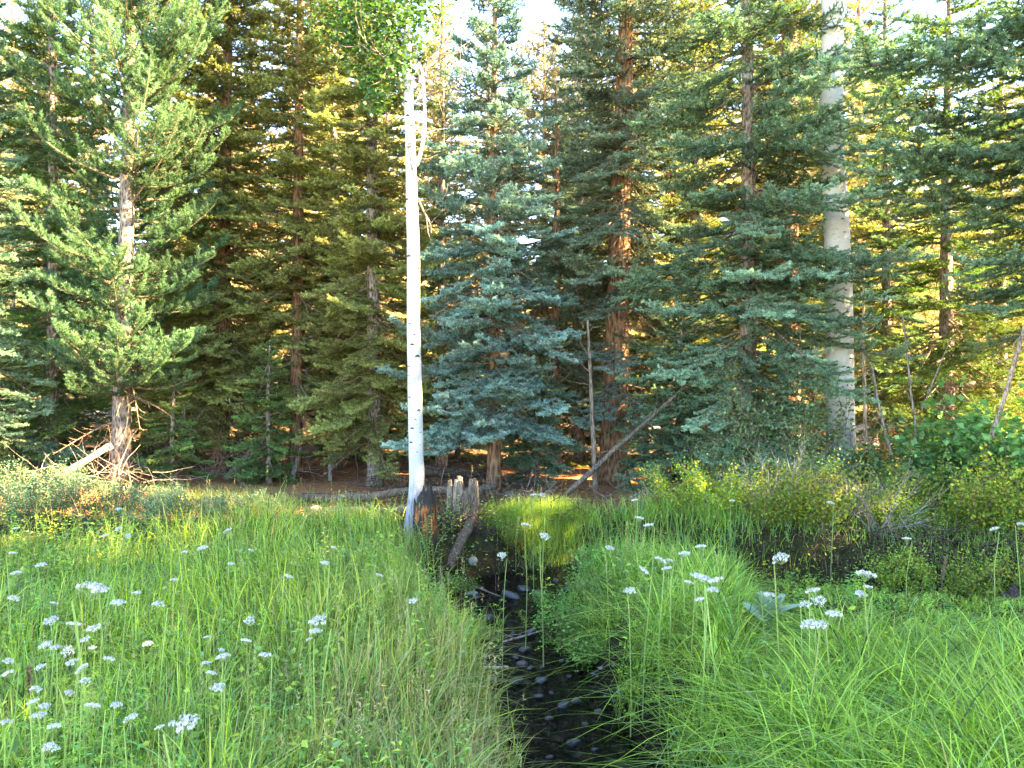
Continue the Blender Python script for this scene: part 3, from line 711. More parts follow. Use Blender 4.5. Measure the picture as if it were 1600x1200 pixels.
# ------------------------------------------------------------ background trees (shared crowns)
def crown_mesh(Ht, rmax, nb, seed, cb=0.6, shape='cone', dens=150, nl=0.055, nw=0.024):
    rng = np.random.default_rng(seed); g = G()
    libs = {L: [bough(L, seed * 31 + i, dens=dens, nl=nl, nw=nw, spacing=0.09, latf=0.45).arrays() for i in range(3)] for L in (0.6, 1.2, 1.9)}
    az = 0
    for k in range(nb):
        t = (k + rng.random()) / nb; z = cb + (Ht - cb) * (1 - (1 - t) ** 0.9)
        tt = (z - cb) / (Ht - cb)
        L = max(0.3, rmax * ((1 - tt) ** 0.8 if shape == 'cone' else math.sin(PI * (tt * .8 + .15))) * rng.uniform(0.6, 1.15))
        az += 2.399 + rng.normal(0, .3)
        c = min(libs, key=lambda q: abs(math.log(q / L))); V, F, M, Cc, Sm = libs[c][rng.integers(3)]
        mt_ = Matrix.Translation((0, 0, z)) @ Matrix.Rotation(az, 4, 'Z') @ Matrix.Rotation(-math.radians(-10 + 45 * tt + rng.normal(0, 8)), 4, 'Y') @ Matrix.Rotation(rng.normal(0, .25), 4, 'X') @ Matrix.Diagonal((L / c,) * 3 + (1,))
        A = np.array(mt_); W = V @ A[:3, :3].T + A[:3, 3]
        g.V.append(W.astype(np.float32)); g.F.append(F + g.n); g.n += len(W); g.M.append(M); g.C.append(Cc); g.S.append(Sm)
    return g.mesh('crown', [MT['needles'], MT['twig']])
CR = [crown_mesh(11, 2.0, 140, 501, 1.2), crown_mesh(9, 1.8, 120, 502, 1.6), crown_mesh(10, 2.3, 110, 503, 2.2, 'round')]
trk = []
for k in range(3):
    P = trunk_pts((11, 9, 10)[k], (0.1, 0), 0.05, R); trk.append(trunk_mesh(P, 0.16, (11, 9, 10)[k], 'bark_red', R, n=10))
def back_tree(X, Y, k, s, mt, label, group, name='spruce_tree', rz=None, sxy=1.0, z=None):
    o = thing(name, (X, Y, H1(X, Y) - 0.05 if z is None else z), label, name.replace('_', ' '), group, R.random() * 6.28 if rz is None else rz)
    o.scale = (s * sxy, s * sxy, s)
    link('trunk', trk[k], o)
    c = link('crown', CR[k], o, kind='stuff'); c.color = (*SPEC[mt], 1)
    return o
BG1 = 'sunlit conifers on the slope behind the forest edge'
R2 = np.random.default_rng(21)
spec = [(-40, 18, 0, 1.15, 'sunlit_gold'), (60, 23, 2, 1.1, 'sunlit_gold'), (255, 20, 0, 0.95, 'sunlit_gold'), (400, 19, 1, 1.15, 'sunlit_gold'), (505, 22, 0, 1.2, 'sunlit_gold'), (610, 19, 1, 0.9, 'sunlit_gold'), (690, 25, 0, 1.2, 'sunlit_gold'), (850, 21, 2, 1.1, 'sunlit_gold'),
        (925, 24, 0, 1.25, 'sunlit_gold'), (1045, 19, 2, 1.15, 'sunlit_gold'), (1110, 23, 0, 1.3, 'sunlit_gold'), (1195, 20, 1, 1.2, 'sunlit_gold'), (1290, 22, 0, 1.25, 'sunlit_gold'), (1390, 19.5, 2, 1.0, 'sunlit_gold'), (1455, 26, 1, 0.75, 'sunlit_gold'), (1560, 21, 2, 0.85, 'sunlit_gold'), (1640, 19, 0, .8, 'sunlit_gold'), (150, 26, 0, 1.1, 'sunlit_gold'), (330, 24, 0, 1.2, 'sunlit_gold'), (560, 25, 2, 1.2, 'sunlit_gold'), (760, 24, 1, 1.2, 'sunlit_gold'), (985, 21, 1, 1.35, 'sunlit_gold'), (1240, 25, 2, 1.3, 'sunlit_gold'), (450, 27, 0, 1.2, 'sunlit_gold'), (20, 27, 0, 1.2, 'sunlit_gold'), (-120, 22, 0, 1.2, 'sunlit_gold'), (1340, 26, 0, 1.3, 'sunlit_gold')]
bg_l = place_labels([q[0] for q in spec], 'sunlit yellow-green conifer glowing behind,')
for n_, (px, Y, k, s, mt) in enumerate(spec):
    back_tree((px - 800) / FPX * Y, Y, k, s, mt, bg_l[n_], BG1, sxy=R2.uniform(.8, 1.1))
BG2 = 'distant conifers high on the slope'
far_l = place_labels([-150 + 1950 * (k + .5) / 22 for k in range(22)], 'distant sunlit conifer on the slope,')
for k in range(22):
    Y = R2.uniform(29, 60); px = -150 + 1950 * (k + R2.random()) / 22
    back_tree((px - 800) / FPX * Y, Y, int(R2.integers(3)), R2.uniform(0.8, 1.15), 'sunlit_gold', far_l[k], BG2)
# unseen trees added right of the frame, placed and sized to shade the meadow
BG3 = 'unseen conifers added right of the frame for shade'
for X, Y, k, s in [(10, 3.0, 0, 1.5), (11, 5.0, 2, 1.0), (10.4, 7.4, 0, 1.15), (12.5, 7.0, 1, .95), (13, 4, 1, 1.7), (11.5, 0.5, 0, 1.6), (10.5, -2.2, 1, 1.6), (12.8, 1.6, 0, 1.5), (9.6, -0.6, 1, 1.6), (9.2, -4.2, 0, 1.6), (12.5, -4.5, 2, 1.7), (8.6, 1.4, 2, 1.0)]:
    back_tree(X, Y, k, s, 'olive', 'unseen conifer added right of the frame to shade the meadow', BG3)

# ------------------------------------------------------------ grass
def blades(N, x, y, h, w, bend, colr, rng, dirs=None, seg=5, z=None, curl=1.0):
    a = rng.uniform(0, 2 * PI, N) if dirs is None else dirs
    z0 = HH(x, y) if z is None else z
    t = np.linspace(0, 1, seg + 1)[None, :]
    hh = h[:, None]; b = bend[:, None]
    vert = hh * (t - 0.55 * np.minimum(b, 1.3) * t ** 2.4 * curl); hor = hh * b * t ** 1.9
    dx, dy = np.cos(a)[:, None], np.sin(a)[:, None]
    wob = rng.normal(0, 0.03, (N, 1)) * hh * np.sin(t * 4)
    P = np.stack([x[:, None] + dx * hor - dy * wob, y[:, None] + dy * hor + dx * wob, z0[:, None] + vert - 0.02], -1)
    q = rng.uniform(-1.2, 1.2, N)
    sx = -np.sin(a + q)[:, None]; sy = np.cos(a + q)[:, None]
    ww = w[:, None] * np.minimum(1, 1.15 * (1 - t) ** 0.6 + 0.0) * 0.5
    L = P + np.stack([sx * ww, sy * ww, 0 * ww], -1); Rr = P - np.stack([sx * ww, sy * ww, 0 * ww], -1)
    V = np.concatenate([L[:, :-1], Rr[:, :-1], P[:, -1:]], 1)   # seg + seg + 1
    nv = 2 * seg + 1; fs = []
    for k in range(seg - 1):
        fs += [(k, k + 1, seg + k + 1), (k, seg + k + 1, seg + k)]
    fs.append((seg - 1, 2 * seg, 2 * seg - 1))
    F = (np.arange(N)[:, None, None] * nv + np.array(fs)[None]).reshape(-1, 3)
    tv = np.concatenate([t[0, :-1], t[0, :-1], [1]])
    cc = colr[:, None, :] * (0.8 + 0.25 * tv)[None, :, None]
    return V.reshape(-1, 3), F, cc.reshape(-1, 3)

def pick(cols, p, N, rng):
    k = rng.choice(len(cols), N, p=np.array(p) / sum(p))
    return np.array(cols)[k] * rng.uniform(0.5, 1.5, (N, 1))

rng = np.random.default_rng(77)
def sample(N, x0, x1, y0, y1, bias=1.0):
    """positions in a depth wedge: x range given as photo px"""
    y = y0 + (y1 - y0) * rng.random(N) ** bias
    px = rng.uniform(x0, x1, N); return (px - 800) / FPX * y, y
LIME = (0.38, 0.52, 0.07); GRN = (0.27, 0.44, 0.075); COOL = (0.20, 0.37, 0.13); YEL = (0.36, 0.42, 0.10); TAN = (0.52, 0.41, 0.17); DKG = (0.05, 0.11, 0.025)

# left meadow
def meadow_left():
    g = G()
    N = 92000
    x, y = sample(N, -150, 960, 1.5, 9.9, 1.15)
    cd = creek_d(x, y); keep = (cd > 0.34 + 0.30 * smooth(5.0, 6.4, y) + 0.2 * rng.random(N)) & ~((x > 0.35) & (y < 8.6)) & (x < 1.3)
    # thin out at the forest edge and around the stump
    keep &= rng.random(N) > smooth(8.3, 9.9, y + 0.5 * wav(x, y, 1.3))
    yl = 7.5 + 1.7 * smooth(-3.4, -2.2, x + 0.3 * wav(x, y, 1.2, 1))
    keep &= y < yl + rng.normal(0, 0.12, N)
    keep &= ((x + 0.70) ** 2 / 0.42 + (y - 8.6) ** 2 / 1.3) > 1 + rng.normal(0, .15, N)
    x = x[keep]; y = y[keep]; N = len(x)
    zone = wav(x, y, 1.6, 5)
    h = (0.14 + 0.46 * rng.random(N) ** 1.4) * (0.85 + 0.35 * zone) * (1 + 0.45 * wav(x, y, 7.5, 11))
    h *= 0.6 + 0.4 * smooth(0.3, 1.0, creek_d(x, y))
    base = pick([LIME, GRN, COOL, YEL, TAN, DKG], [5, 6, 3.2, 1.7, .7, 2], N, rng)
    warm = smooth(-0.1, 0.6, zone)[:, None] * 0.5
    base = base * (1 - warm) + base * np.array([1.5, 1.2, 0.8]) * warm
    # bright lime patch near the creek, dry tan patch lower centre
    lp = np.exp(-(((x + 0.65) / 0.7) ** 2 + ((y - 6.0) / 1.6) ** 2))[:, None] * 0.8
    base = base * (1 - lp) + np.array(YEL) * rng.uniform(0.6, 1.2, (N, 1)) * lp
    tp = np.exp(-(((x + 0.38) / 0.6) ** 2 + ((y - 3.5) / 1.1) ** 2))[:, None] * (rng.random((N, 1)) < 0.55)
    base = base * (1 - tp) + np.array(TAN) * rng.uniform(0.7, 1.3, (N, 1)) * tp
    a = rng.uniform(0, 2 * PI, N) * 0.7 + (wav(x, y, 2.2, 8) * 3.5)
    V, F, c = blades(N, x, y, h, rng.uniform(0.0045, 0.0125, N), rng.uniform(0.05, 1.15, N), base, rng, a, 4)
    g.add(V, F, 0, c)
    return g
g = meadow_left(); o = link('meadow_grass', g.mesh('meadow_grass', [MT['grass']]), kind='stuff'); tag(o, 'mixed green meadow grass left of the creek', 'grass')

# right foreground sedge: long arching blades in clumps
g = G()
NC = 520
cx, cy = sample(NC, 930, 1780, 1.7, 6.3, 1.0)
kk = creek_d(cx, cy) > 0.44 + 0.18 * smooth(4.8, 5.8, cy); cx = cx[kk]; cy = cy[kk]; NC = len(cx)
per = 70; N = NC * per
ci = np.repeat(np.arange(NC), per)
x = cx[ci] + rng.normal(0, 0.075, N); y = cy[ci] + rng.normal(0, 0.075, N)
hc = rng.uniform(0.50, 0.86, NC); hc *= 1 - 0.35 * smooth(4.6, 6.2, cy)
h = hc[ci] * rng.uniform(0.5, 1.1, N)
pxl = 800 + x / y * FPX
cap = CAMZ - ((948 + 25 * smooth(1250, 1550, pxl) - 165 * (1 - smooth(1090, 1230, pxl)) + 85 * np.exp(-((pxl - 1200) / 60) ** 2) + rng.normal(0, 16, N) - 45 * np.maximum(0, wav(x, y, 6, 7))) - 600) / FPX * y - HH(x, y)
h = np.minimum(h, np.maximum(cap * 1.25, 0.10) * (0.75 + 0.25 * rng.random(N)))
dc = rng.uniform(-PI, PI, NC); a = dc[ci] + rng.normal(0, 1.1, N) 
cc = pick([LIME, GRN, YEL, COOL, TAN, DKG], [7, 6, 1.6, 2, .35, 1.2], N, rng) * rng.uniform(0.8, 1.2, (NC, 1))[ci]
kk = creek_d(x, y) > 0.36
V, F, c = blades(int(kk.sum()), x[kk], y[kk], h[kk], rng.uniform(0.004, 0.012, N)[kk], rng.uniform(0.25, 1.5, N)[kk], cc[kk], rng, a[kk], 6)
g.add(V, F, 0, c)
o = link('sedge_grass', g.mesh('sedge_grass', [MT['grass']]), kind='stuff'); tag(o, 'long arching bright green sedge in the right foreground', 'grass')

# far bank and right mound grass
g = G()
N = 68000
x, y = sample(N, 820, 1750, 6.0, 11.0, 0.9)
keep = (creek_d(x, y) > 0.55 + 0.10 * (x > 1.9)) & ~((x > 1.9) & (y < 6.9)) & (rng.random(N) > smooth(8.8, 10.4, y + 0.5 * wav(x, y, 1.1, 4))) & (rng.random(N) < 0.35 + 0.65 * smooth(-0.5, 0.3, wav(x, y, 1.7, 6)))
keep &= ~((y > 9.2) & (x < 2.6))
x = x[keep]; y = y[keep]; N = len(x)
hb = rng.uniform(0.15, 0.45, N) * (1 - 0.55 * smooth(1.6, 2.4, x) * (1 - smooth(7.6, 8.2, y)))
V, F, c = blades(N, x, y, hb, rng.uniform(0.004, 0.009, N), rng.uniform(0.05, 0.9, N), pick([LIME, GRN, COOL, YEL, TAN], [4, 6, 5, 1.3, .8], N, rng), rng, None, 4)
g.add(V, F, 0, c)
o = link('bank_grass', g.mesh('bank_grass', [MT['grass']]), kind='stuff'); tag(o, 'thinner green grass on the far bank of the creek', 'grass')

# tussock of olive grass at the forest edge on the left
g = G(); N = 5000
c0 = at(330, 775, 10.3); x = c0.x + rng.normal(0, 0.55, N); y = c0.y + rng.normal(0, 0.25, N)
V, F, c = blades(N, x, y, rng.uniform(0.15, 0.36, N), rng.uniform(0.003, 0.006, N), rng.uniform(0.1, 0.9, N), pick([(0.16, 0.19, 0.06), (0.12, 0.16, 0.05), (0.24, 0.22, 0.09)], [3, 3, 2], N, rng), rng, None, 4)
g.add(V, F, 0, c); o = link('olive_grass', g.mesh('olive_grass', [MT['grass']]), kind='stuff'); tag(o, 'fine olive grass patch at the foot of the left trees', 'grass')

# broad herb leaves low in the grass
g = G(); N = 42000
x, y = sample(N, -150, 1750, 1.6, 9.6, 1.1)
keep = (creek_d(x, y) > 0.5) & ((wav(x, y, 2.2, 2) > 0.05) | (rng.random(N) < 0.15)) & ~((x > 0.6) & (y < 5.6) & (rng.random(N) < 0.85)) & ~((x > 1.7) & (y > 5.2) & (y < 7.5))
keep &= rng.random(N) > smooth(8.6, 9.6, y)
x = x[keep]; y = y[keep]
P = np.stack([x, y, HH(x, y) + rng.uniform(0.02, 0.34, len(x))], 1)
leaf_cloud(g, P, 0.042, [GRN, (0.12, 0.27, 0.05), COOL, LIME], rng, shape=0.8)
o = link('meadow_herbs', g.mesh('meadow_herbs', [MT['grass']]), kind='stuff'); tag(o, 'small leafy herbs mixed through the meadow grass', 'ground cover')

# taller leafy weeds scattered through the meadow and on the banks
g = G(); NS = 2300
x, y = sample(NS, -120, 1700, 2.2, 9.2, 1.0)
keep = (creek_d(x, y) > 0.5) & (wav(x, y, 2.9, 5) + rng.normal(0, .3, NS) > -0.05) & ~((x > 0.5) & (y < 4.4) & (rng.random(NS) < .8)); x = x[keep]; y = y[keep]; NS = len(x)
hh = rng.uniform(0.22, 0.55, NS) * np.where((x > 1.6) & (y > 4.4) & (y < 7.4), .45, 1.0); aa = rng.uniform(0, 6.28, NS); bb = rng.uniform(0, .35, NS); z0 = HH(x, y)
wc = pick([(0.22, 0.40, 0.09), (0.34, 0.48, 0.08), (0.14, 0.30, 0.08), (0.46, 0.45, 0.08)], [4, 3, 3, 1], NS, rng)
V, F, c = blades(NS, x, y, hh, np.full(NS, 0.005), bb, wc * .8, rng, aa, 4); g.add(V, F, 0, c)
k = 16; ix = np.repeat(np.arange(NS), k); t = np.tile(np.linspace(.15, 1, k), NS); l = np.repeat(rng.uniform(.03, .07, NS), k) * (1.25 - .7 * t)
bx = x[ix] + np.cos(aa[ix]) * hh[ix] * bb[ix] * t ** 1.9; by = y[ix] + np.sin(aa[ix]) * hh[ix] * bb[ix] * t ** 1.9; bz = z0[ix] + hh[ix] * (t - .55 * bb[ix] * t ** 2.4) - .02
P = np.stack([bx, by, bz], 1); fa = np.tile(np.arange(k) * 2.4, NS) + aa[ix]
d = nrm(np.stack([np.cos(fa), np.sin(fa), rng.uniform(.1, .8, len(ix))], 1)); sd = nrm(np.cross(d, np.array([0, 0, 1.0])))
l = l[:, None]; V = np.stack([P, P + d * l * .45 + sd * l * .2, P + d * l + np.array([0, 0, -.012]), P + d * l * .45 - sd * l * .2], 1).reshape(-1, 3)
b_ = np.arange(len(ix))[:, None] * 4; F = np.concatenate([b_ + np.array([[0, 1, 2]]), b_ + np.array([[0, 2, 3]])])
g.add(V, F, 0, np.repeat(wc[ix], 4, 0))
o = link('meadow_weeds', g.mesh('meadow_weeds', [MT['grass']]), kind='stuff'); tag(o, 'taller leafy weeds standing up through the meadow grass', 'weeds')

# seed stalks above the grass
g = G(); N = 2600
x, y = sample(N, -80, 1100, 2.4, 9.3, 1.0)
keep = (creek_d(x, y) > 0.5) & (x < 1.6) & (rng.random(N) < 0.3 + 0.7 * np.exp(-((x + 0.35) / .5) ** 2 - ((y - 3.6) / 1.6) ** 2)); x = x[keep]; y = y[keep]; N = len(x)
hh = rng.uniform(0.4, 0.72, N); bd = rng.uniform(0.02, 0.3, N); aa = rng.uniform(0, 2 * PI, N)
cst = pick([(0.42, 0.36, 0.20), (0.30, 0.33, 0.12), (0.34, 0.24, 0.13)], [3, 3, 1], N, rng)
V, F, c = blades(N, x, y, hh, np.full(N, 0.003), bd, cst, rng, aa, 4); g.add(V, F, 0, c)
z0 = HH(x, y)
tipz = z0 + hh * (1 - 0.55 * bd); tx = x + np.cos(aa) * hh * bd; ty = y + np.sin(aa) * hh * bd
A = np.stack([tx, ty, tipz - 0.09], 1); B = np.stack([tx, ty, tipz + 0.015], 1)
k = 14; idx = np.repeat(np.arange(N), k); t = rng.random((N * k, 1)); P = A[idx] * (1 - t) + B[idx] * t
d = nrm(rng.normal(size=P.shape) + np.array([0, 0, 1.2])); sd = nrm(np.cross(d, rng.normal(size=P.shape)))
V = np.stack([P - sd * .0018, P + sd * .0018, P + d * .017], 1).reshape(-1, 3)
g.add(V, np.arange(len(V)).reshape(-1, 3), 0, np.repeat(cst[idx], 3, 0))
o = link('grass_seed_heads', g.mesh('grass_seed_heads', [MT['grass']]), kind='stuff'); tag(o, 'tan grass seed heads standing above the meadow', 'grass')

# needle litter, twigs on the forest floor
g = G(); N = 30000
x, y = sample(N, -100, 1700, 9.4, 16, 1.3)
keep = rng.random(N) < smooth(9.2, 10.2, y); x = x[keep]; y = y[keep]; N = len(x)
P = np.stack([x, y, HH(x, y) + rng.uniform(0.002, 0.02, N)], 1); d = nrm(rng.normal(size=(N, 3)) * np.array([1, 1, .15])); sd = nrm(np.cross(d, np.array([0, 0, 1.0])))
ln = rng.uniform(0.02, 0.08, N)[:, None]
V = np.stack([P - sd * .003, P + sd * .003, P + d * ln], 1).reshape(-1, 3)
g.add(V, np.arange(len(V)).reshape(-1, 3), 0, np.repeat(pick([(0.38, 0.17, 0.08), (0.26, 0.12, 0.06), (0.45, 0.26, 0.14), (0.15, 0.09, 0.06)], [4, 4, 2, 2], N, rng), 3, 0))
o = link('needle_litter', g.mesh('needle_litter', [MT['grass']]), kind='stuff'); tag(o, 'rust-coloured fallen needles on the forest floor', 'leaf litter')

# ------------------------------------------------------------ shrubs
def shrub_parts(seed, W, Ht, ns, nleaf, lsize, cols, spread=1.0, stemcol='twig', bare=0.0, wt=0.006, inner=0.35):
    rng = np.random.default_rng(seed); gs = G(); gl = G(); tips = []
    for k in range(ns):
        a = rng.random() * 6.28; tilt = rng.uniform(0.1, 0.9) * spread
        d = np.array([math.cos(a) * tilt, math.sin(a) * tilt, 1.0]); L = Ht * rng.uniform(0.7, 1.15)
        p0 = np.array([math.cos(a), math.sin(a), 0]) * rng.uniform(0, 0.12) * W
        Q = curve_pts(p0, nrm(d), L, 9, 0.25, -0.1, 0.09, rng)
        V, F = tube(Q, np.linspace(wt, 0.0018, 10), 4, False); gs.add(V, F, 0, (1, 1, 1))
        for j in range(7):
            i = rng.integers(2, 9); d2 = nrm(nrm(Q[i] - Q[i - 1]) + rng.normal(0, 0.55, 3) + np.array([0, 0, .1]))
            Q2 = curve_pts(Q[i], d2, L * rng.uniform(0.2, 0.45), 5, 0.1, 0.1, 0.1, rng)
            V, F = tube(Q2, np.linspace(wt * 0.5, 0.001, 6), 3, False); gs.add(V, F, 0, (1, 1, 1))
            tips.append(Q2[1:]); 
        tips.append(Q[4:])
    T = np.concatenate(tips)
    P = T[rng.integers(0, len(T), nleaf)] + rng.normal(0, 0.028, (nleaf, 3)) * (1 + lsize * 8)
    P[:, 2] = np.maximum(P[:, 2], 0.02)
    leaf_cloud(gl, P, lsize, cols, rng, shape=1.0, flat=0.7)
    return gs, gl
SH = {}
def shrub_lib(key, seeds, **kw):
    SH[key] = []
    for s in seeds:
        a, b = shrub_parts(s, **kw); SH[key].append((a.mesh('stems', [MT['twig'] if kw.get('stemcol', 'twig') == 'twig' else MT['drytwig']]), b.mesh('foliage', [MT['leaf']])))
shrub_lib('teal', (1, 2, 3), W=1, Ht=0.6, ns=16, nleaf=3600, lsize=0.026, cols=[(0.08, 0.18, 0.095), (0.11, 0.23, 0.13), (0.16, 0.29, 0.18), (0.06, 0.13, 0.06)])
shrub_lib('yellow', (4, 5, 6), W=1, Ht=0.6, ns=20, nleaf=3600, lsize=0.031, cols=[(0.32, 0.44, 0.06), (0.22, 0.38, 0.06), (0.48, 0.45, 0.06), (0.16, 0.30, 0.06)], spread=1.3)
shrub_lib('broad', (7, 8), W=1, Ht=1.0, ns=14, nleaf=1700, lsize=0.088, cols=[(0.09, 0.23, 0.07), (0.12, 0.28, 0.09), (0.07, 0.17, 0.05), (0.19, 0.36, 0.12)])
shrub_lib('green', (9, 10, 11), W=1, Ht=1.0, ns=16, nleaf=3600, lsize=0.034, cols=[(0.15, 0.27, 0.12), (0.19, 0.33, 0.16), (0.27, 0.40, 0.16), (0.11, 0.20, 0.09)])
shrub_lib('herb', (12, 13), W=1, Ht=0.28, ns=16, nleaf=1300, lsize=0.032, cols=[(0.17, 0.34, 0.07), (0.24, 0.42, 0.10), (0.12, 0.25, 0.05)], wt=0.003)
shrub_lib('dead', (14, 15), W=1, Ht=0.7, ns=17, nleaf=260, lsize=0.02, cols=[(0.3, 0.25, 0.15)], stemcol='grey', wt=0.006, spread=1.3)
shc = 0
def shrub(key, px, py, Y, s, label, group=None, name='shrub', cat='shrub', sz=1.0, z=None):
    global shc; shc += 1
    p = at(px, py, Y); x, y = p.x, p.y
    o = thing(name, (x, y, H1(x, y) if z is None else z), label, cat, group, (shc * 2.1) % 6.28)
    o.scale = (s, s, s * sz)
    a, b = SH[key][shc % len(SH[key])]
    link('stems', a, o, kind='stuff'); f = link('foliage', b, o, kind='stuff')
    return o
SG = 'low dark shrubs at the left edge of the wood'
for k, (px, py, Y, s) in enumerate([(-20, 800, 9.0, 1.0), (40, 800, 8.6, .95), (90, 790, 9.3, .95), (140, 810, 8.7, .9), (200, 810, 9.2, .8), (245, 815, 8.6, .85), (290, 820, 9.0, .75), (335, 820, 8.7, .7), (380, 820, 9.2, .6), (30, 770, 10.0, 1.0), (110, 770, 10.1, .9), (-80, 780, 9.6, 1.1), (415, 800, 9.7, .5), (170, 790, 10.0, .6), (260, 790, 9.8, .6)]):
    shrub('teal', px, py, Y, s, ['low teal shrub cut by the left photo edge in the front row of the thicket','round teal shrub in front of the leaning grey log','teal shrub just left of the grey pine trunk, second row','teal shrub in the front row straight below the pine trunk','teal shrub just right of the pine trunk','front-row teal shrub between the pine and the olive grass patch','teal shrub left of the olive grass patch','teal shrub in front of the olive grass patch','small teal shrub at the right end of the thicket','back-row teal shrub under the left edge spruce','back-row teal shrub beside the leaning grey log','large teal shrub farthest left, mostly outside the photo','smallest teal shrub behind the right end of the thicket','back-row teal shrub touching the pine trunk','back-row teal shrub behind the olive grass patch'][k], SG)
YG = 'yellow-green shrubs on the far bank'
for px, py, Y, s, lb in [(1125, 830, 8.6, 1.0, 'yellow-green shrub on the far bank straight behind the paired umbels'), (1195, 830, 8.2, 1.0, 'yellow-green shrub overhanging the left end of the dark undercut bank'), (1285, 830, 7.95, 1.1, 'yellow-green shrub hanging over the middle of the dark undercut bank'),
                         (1060, 830, 8.9, .9, 'small yellow-green shrub nearest the sunlit forest floor'), (1500, 840, 8.1, 1.25, 'large yellow-green shrub near the right edge of the photo'), (1585, 850, 7.8, 1.15, 'yellow-green shrub cut off by the right edge'), (1440, 830, 8.6, 1.0, 'yellow-green shrub in front of the broad-leaved bush'), (1370, 830, 8.1, .85, 'yellow-green shrub directly below the thick aspen'),
                         (1545, 940, 6.95, .85, 'yellowing shrub drooping over the dark water at the right'), (755, 790, 9.0, .55, 'bright yellow-green shrub in front of the pale broken stump'), (800, 870, 8.6, .5, 'small yellow-green shrub beside the creek stones'), (1010, 840, 8.3, .7, 'yellow-green shrub at the left end of the far bank thicket'), (1150, 900, 7.3, .6, 'low yellow-green shrub at the foot of the bank thicket'),
                         (1100, 880, 7.6, .7, 'low yellow-green shrub left of the dark undercut'), (1400, 900, 7.25, .7, 'low yellow-green shrub on the bank slope right of the dark undercut'), (1470, 910, 7.1, .8, 'yellow-green shrub on the slope behind the pinkish seed plume'), (1595, 930, 7.1, .7, 'yellowing low shrub at the right edge above the water')]:
    shrub('yellow', px, py, Y, s, lb, YG, sz=1.1 if px > 1000 else 1.0)
for px, py, Y, s, lb in [(1220, 720, 9.6, 1.25, 'grey-green small-leaved shrub left of the thick aspen base'), (1280, 730, 9.0, 1.0, 'grey-green shrub directly in front of the thick aspen'), (1165, 740, 9.8, .9, 'grey-green shrub at the edge of the sunlit forest floor'), (1245, 640, 9.9, 1.6, 'tall thin pale green sapling shrub left of the thick aspen'), (1380, 760, 9.4, .8, 'grey-green shrub right of the thick aspen')]:
    shrub('green', px, py, Y, s, lb, 'grey-green shrubs round the thick aspen')
for px, py, Y, s, lb in [(1430, 760, 9.4, 1.0, 'dark broad-leaved bush right of the thick aspen'), (1510, 780, 8.9, 1.1, 'large broad-leaved bush at the right in front of the dark spruce'), (1590, 780, 8.6, 1.2, 'broad-leaved bush cut off by the right edge'), (1470, 800, 8.5, .7, 'low broad-leaved bush in front of the others'), (1560, 700, 9.6, 1.4, 'tallest broad-leaved bush at the back right')]:
    o = shrub('broad', px, py, Y, s, lb, 'broad-leaved bushes at the right')
for px, py, Y, s, lb in [(1215, 800, 8.3, 1.15, 'bare grey dead twigs fanning up left of the thick aspen base'), (1330, 800, 8.2, .95, 'bare silvery dead twigs fanning up in front of the thick aspen'), (1160, 790, 9.2, .7, 'small fan of bare twigs by the forest floor'), (1375, 850, 7.8, 1.0, 'bare grey twigs above the undercut bank')]:
    shrub('dead', px, py, Y, s, lb, 'dead twiggy shrubs on the far bank', 'dead_shrub')
HB = 'leafy herbs along the creek'
for px, py, Y, s, lb in [(855, 980, 6.6, 1.2, 'leafy green herb at the bend of the right bank'), (880, 1010, 6.1, 1.2, 'leafy green herb halfway down the right bank'), (905, 1040, 5.7, 1.2, 'leafy green herb on the right bank beside the sedge'), (930, 1000, 6.2, 1.1, 'leafy green herb behind the sedge on the right bank'), (840, 965, 7.1, 1.0, 'leafy herb at the inner corner of the creek bend'),
                         (920, 970, 6.7, 1.2, 'leafy herb higher on the right bank'), (790, 880, 8.9, .9, 'leafy herb on the left bank above the flat stone'), (720, 930, 7.6, .8, 'leafy herb on the left bank below the flat stone'), (700, 920, 7.4, 1.0, 'leafy herb in front of the dark fallen log'), (860, 880, 9.0, .9, 'leafy herb at the head of the visible creek'), (1010, 920, 7.0, 1.2, 'leafy herb below the paired umbels')]:
    shrub('herb', px + (18 if px > 835 else 0), py, Y, s * .75, lb, HB, 'leafy_herb', 'plant')

g = G(); rng = np.random.default_rng(55); N = 9000
x = rng.uniform(1.5, 5.6, N); y = np.interp(x, [1.2, 1.6, 2.6, 3.8, 5.2, 7], [8.3, 8.2, 7.55, 7.1, 6.85, 6.8]) + rng.normal(0, .14, N)
m = (wav(x, x * 0, 2.6, 4) + rng.normal(0, .25, N)) > -0.25; x = x[m]; y = y[m]
P = np.stack([x, y - .05, HH(x, y) + rng.uniform(-.02, .30, len(x)) * (0.6 + .5 * wav(x, y, 3, 2))], 1)
leaf_cloud(g, P, .030, [(0.30, 0.42, 0.07), (0.20, 0.36, 0.07), (0.13, 0.26, 0.06), (0.42, 0.40, 0.07)], rng, shape=1.1, flat=.6)
o = link('bank_foliage', g.mesh('bank_foliage', [MT['leaf']]), kind='stuff'); tag(o, 'small yellow-green leaves spilling over the edge of the undercut bank', 'ground cover')
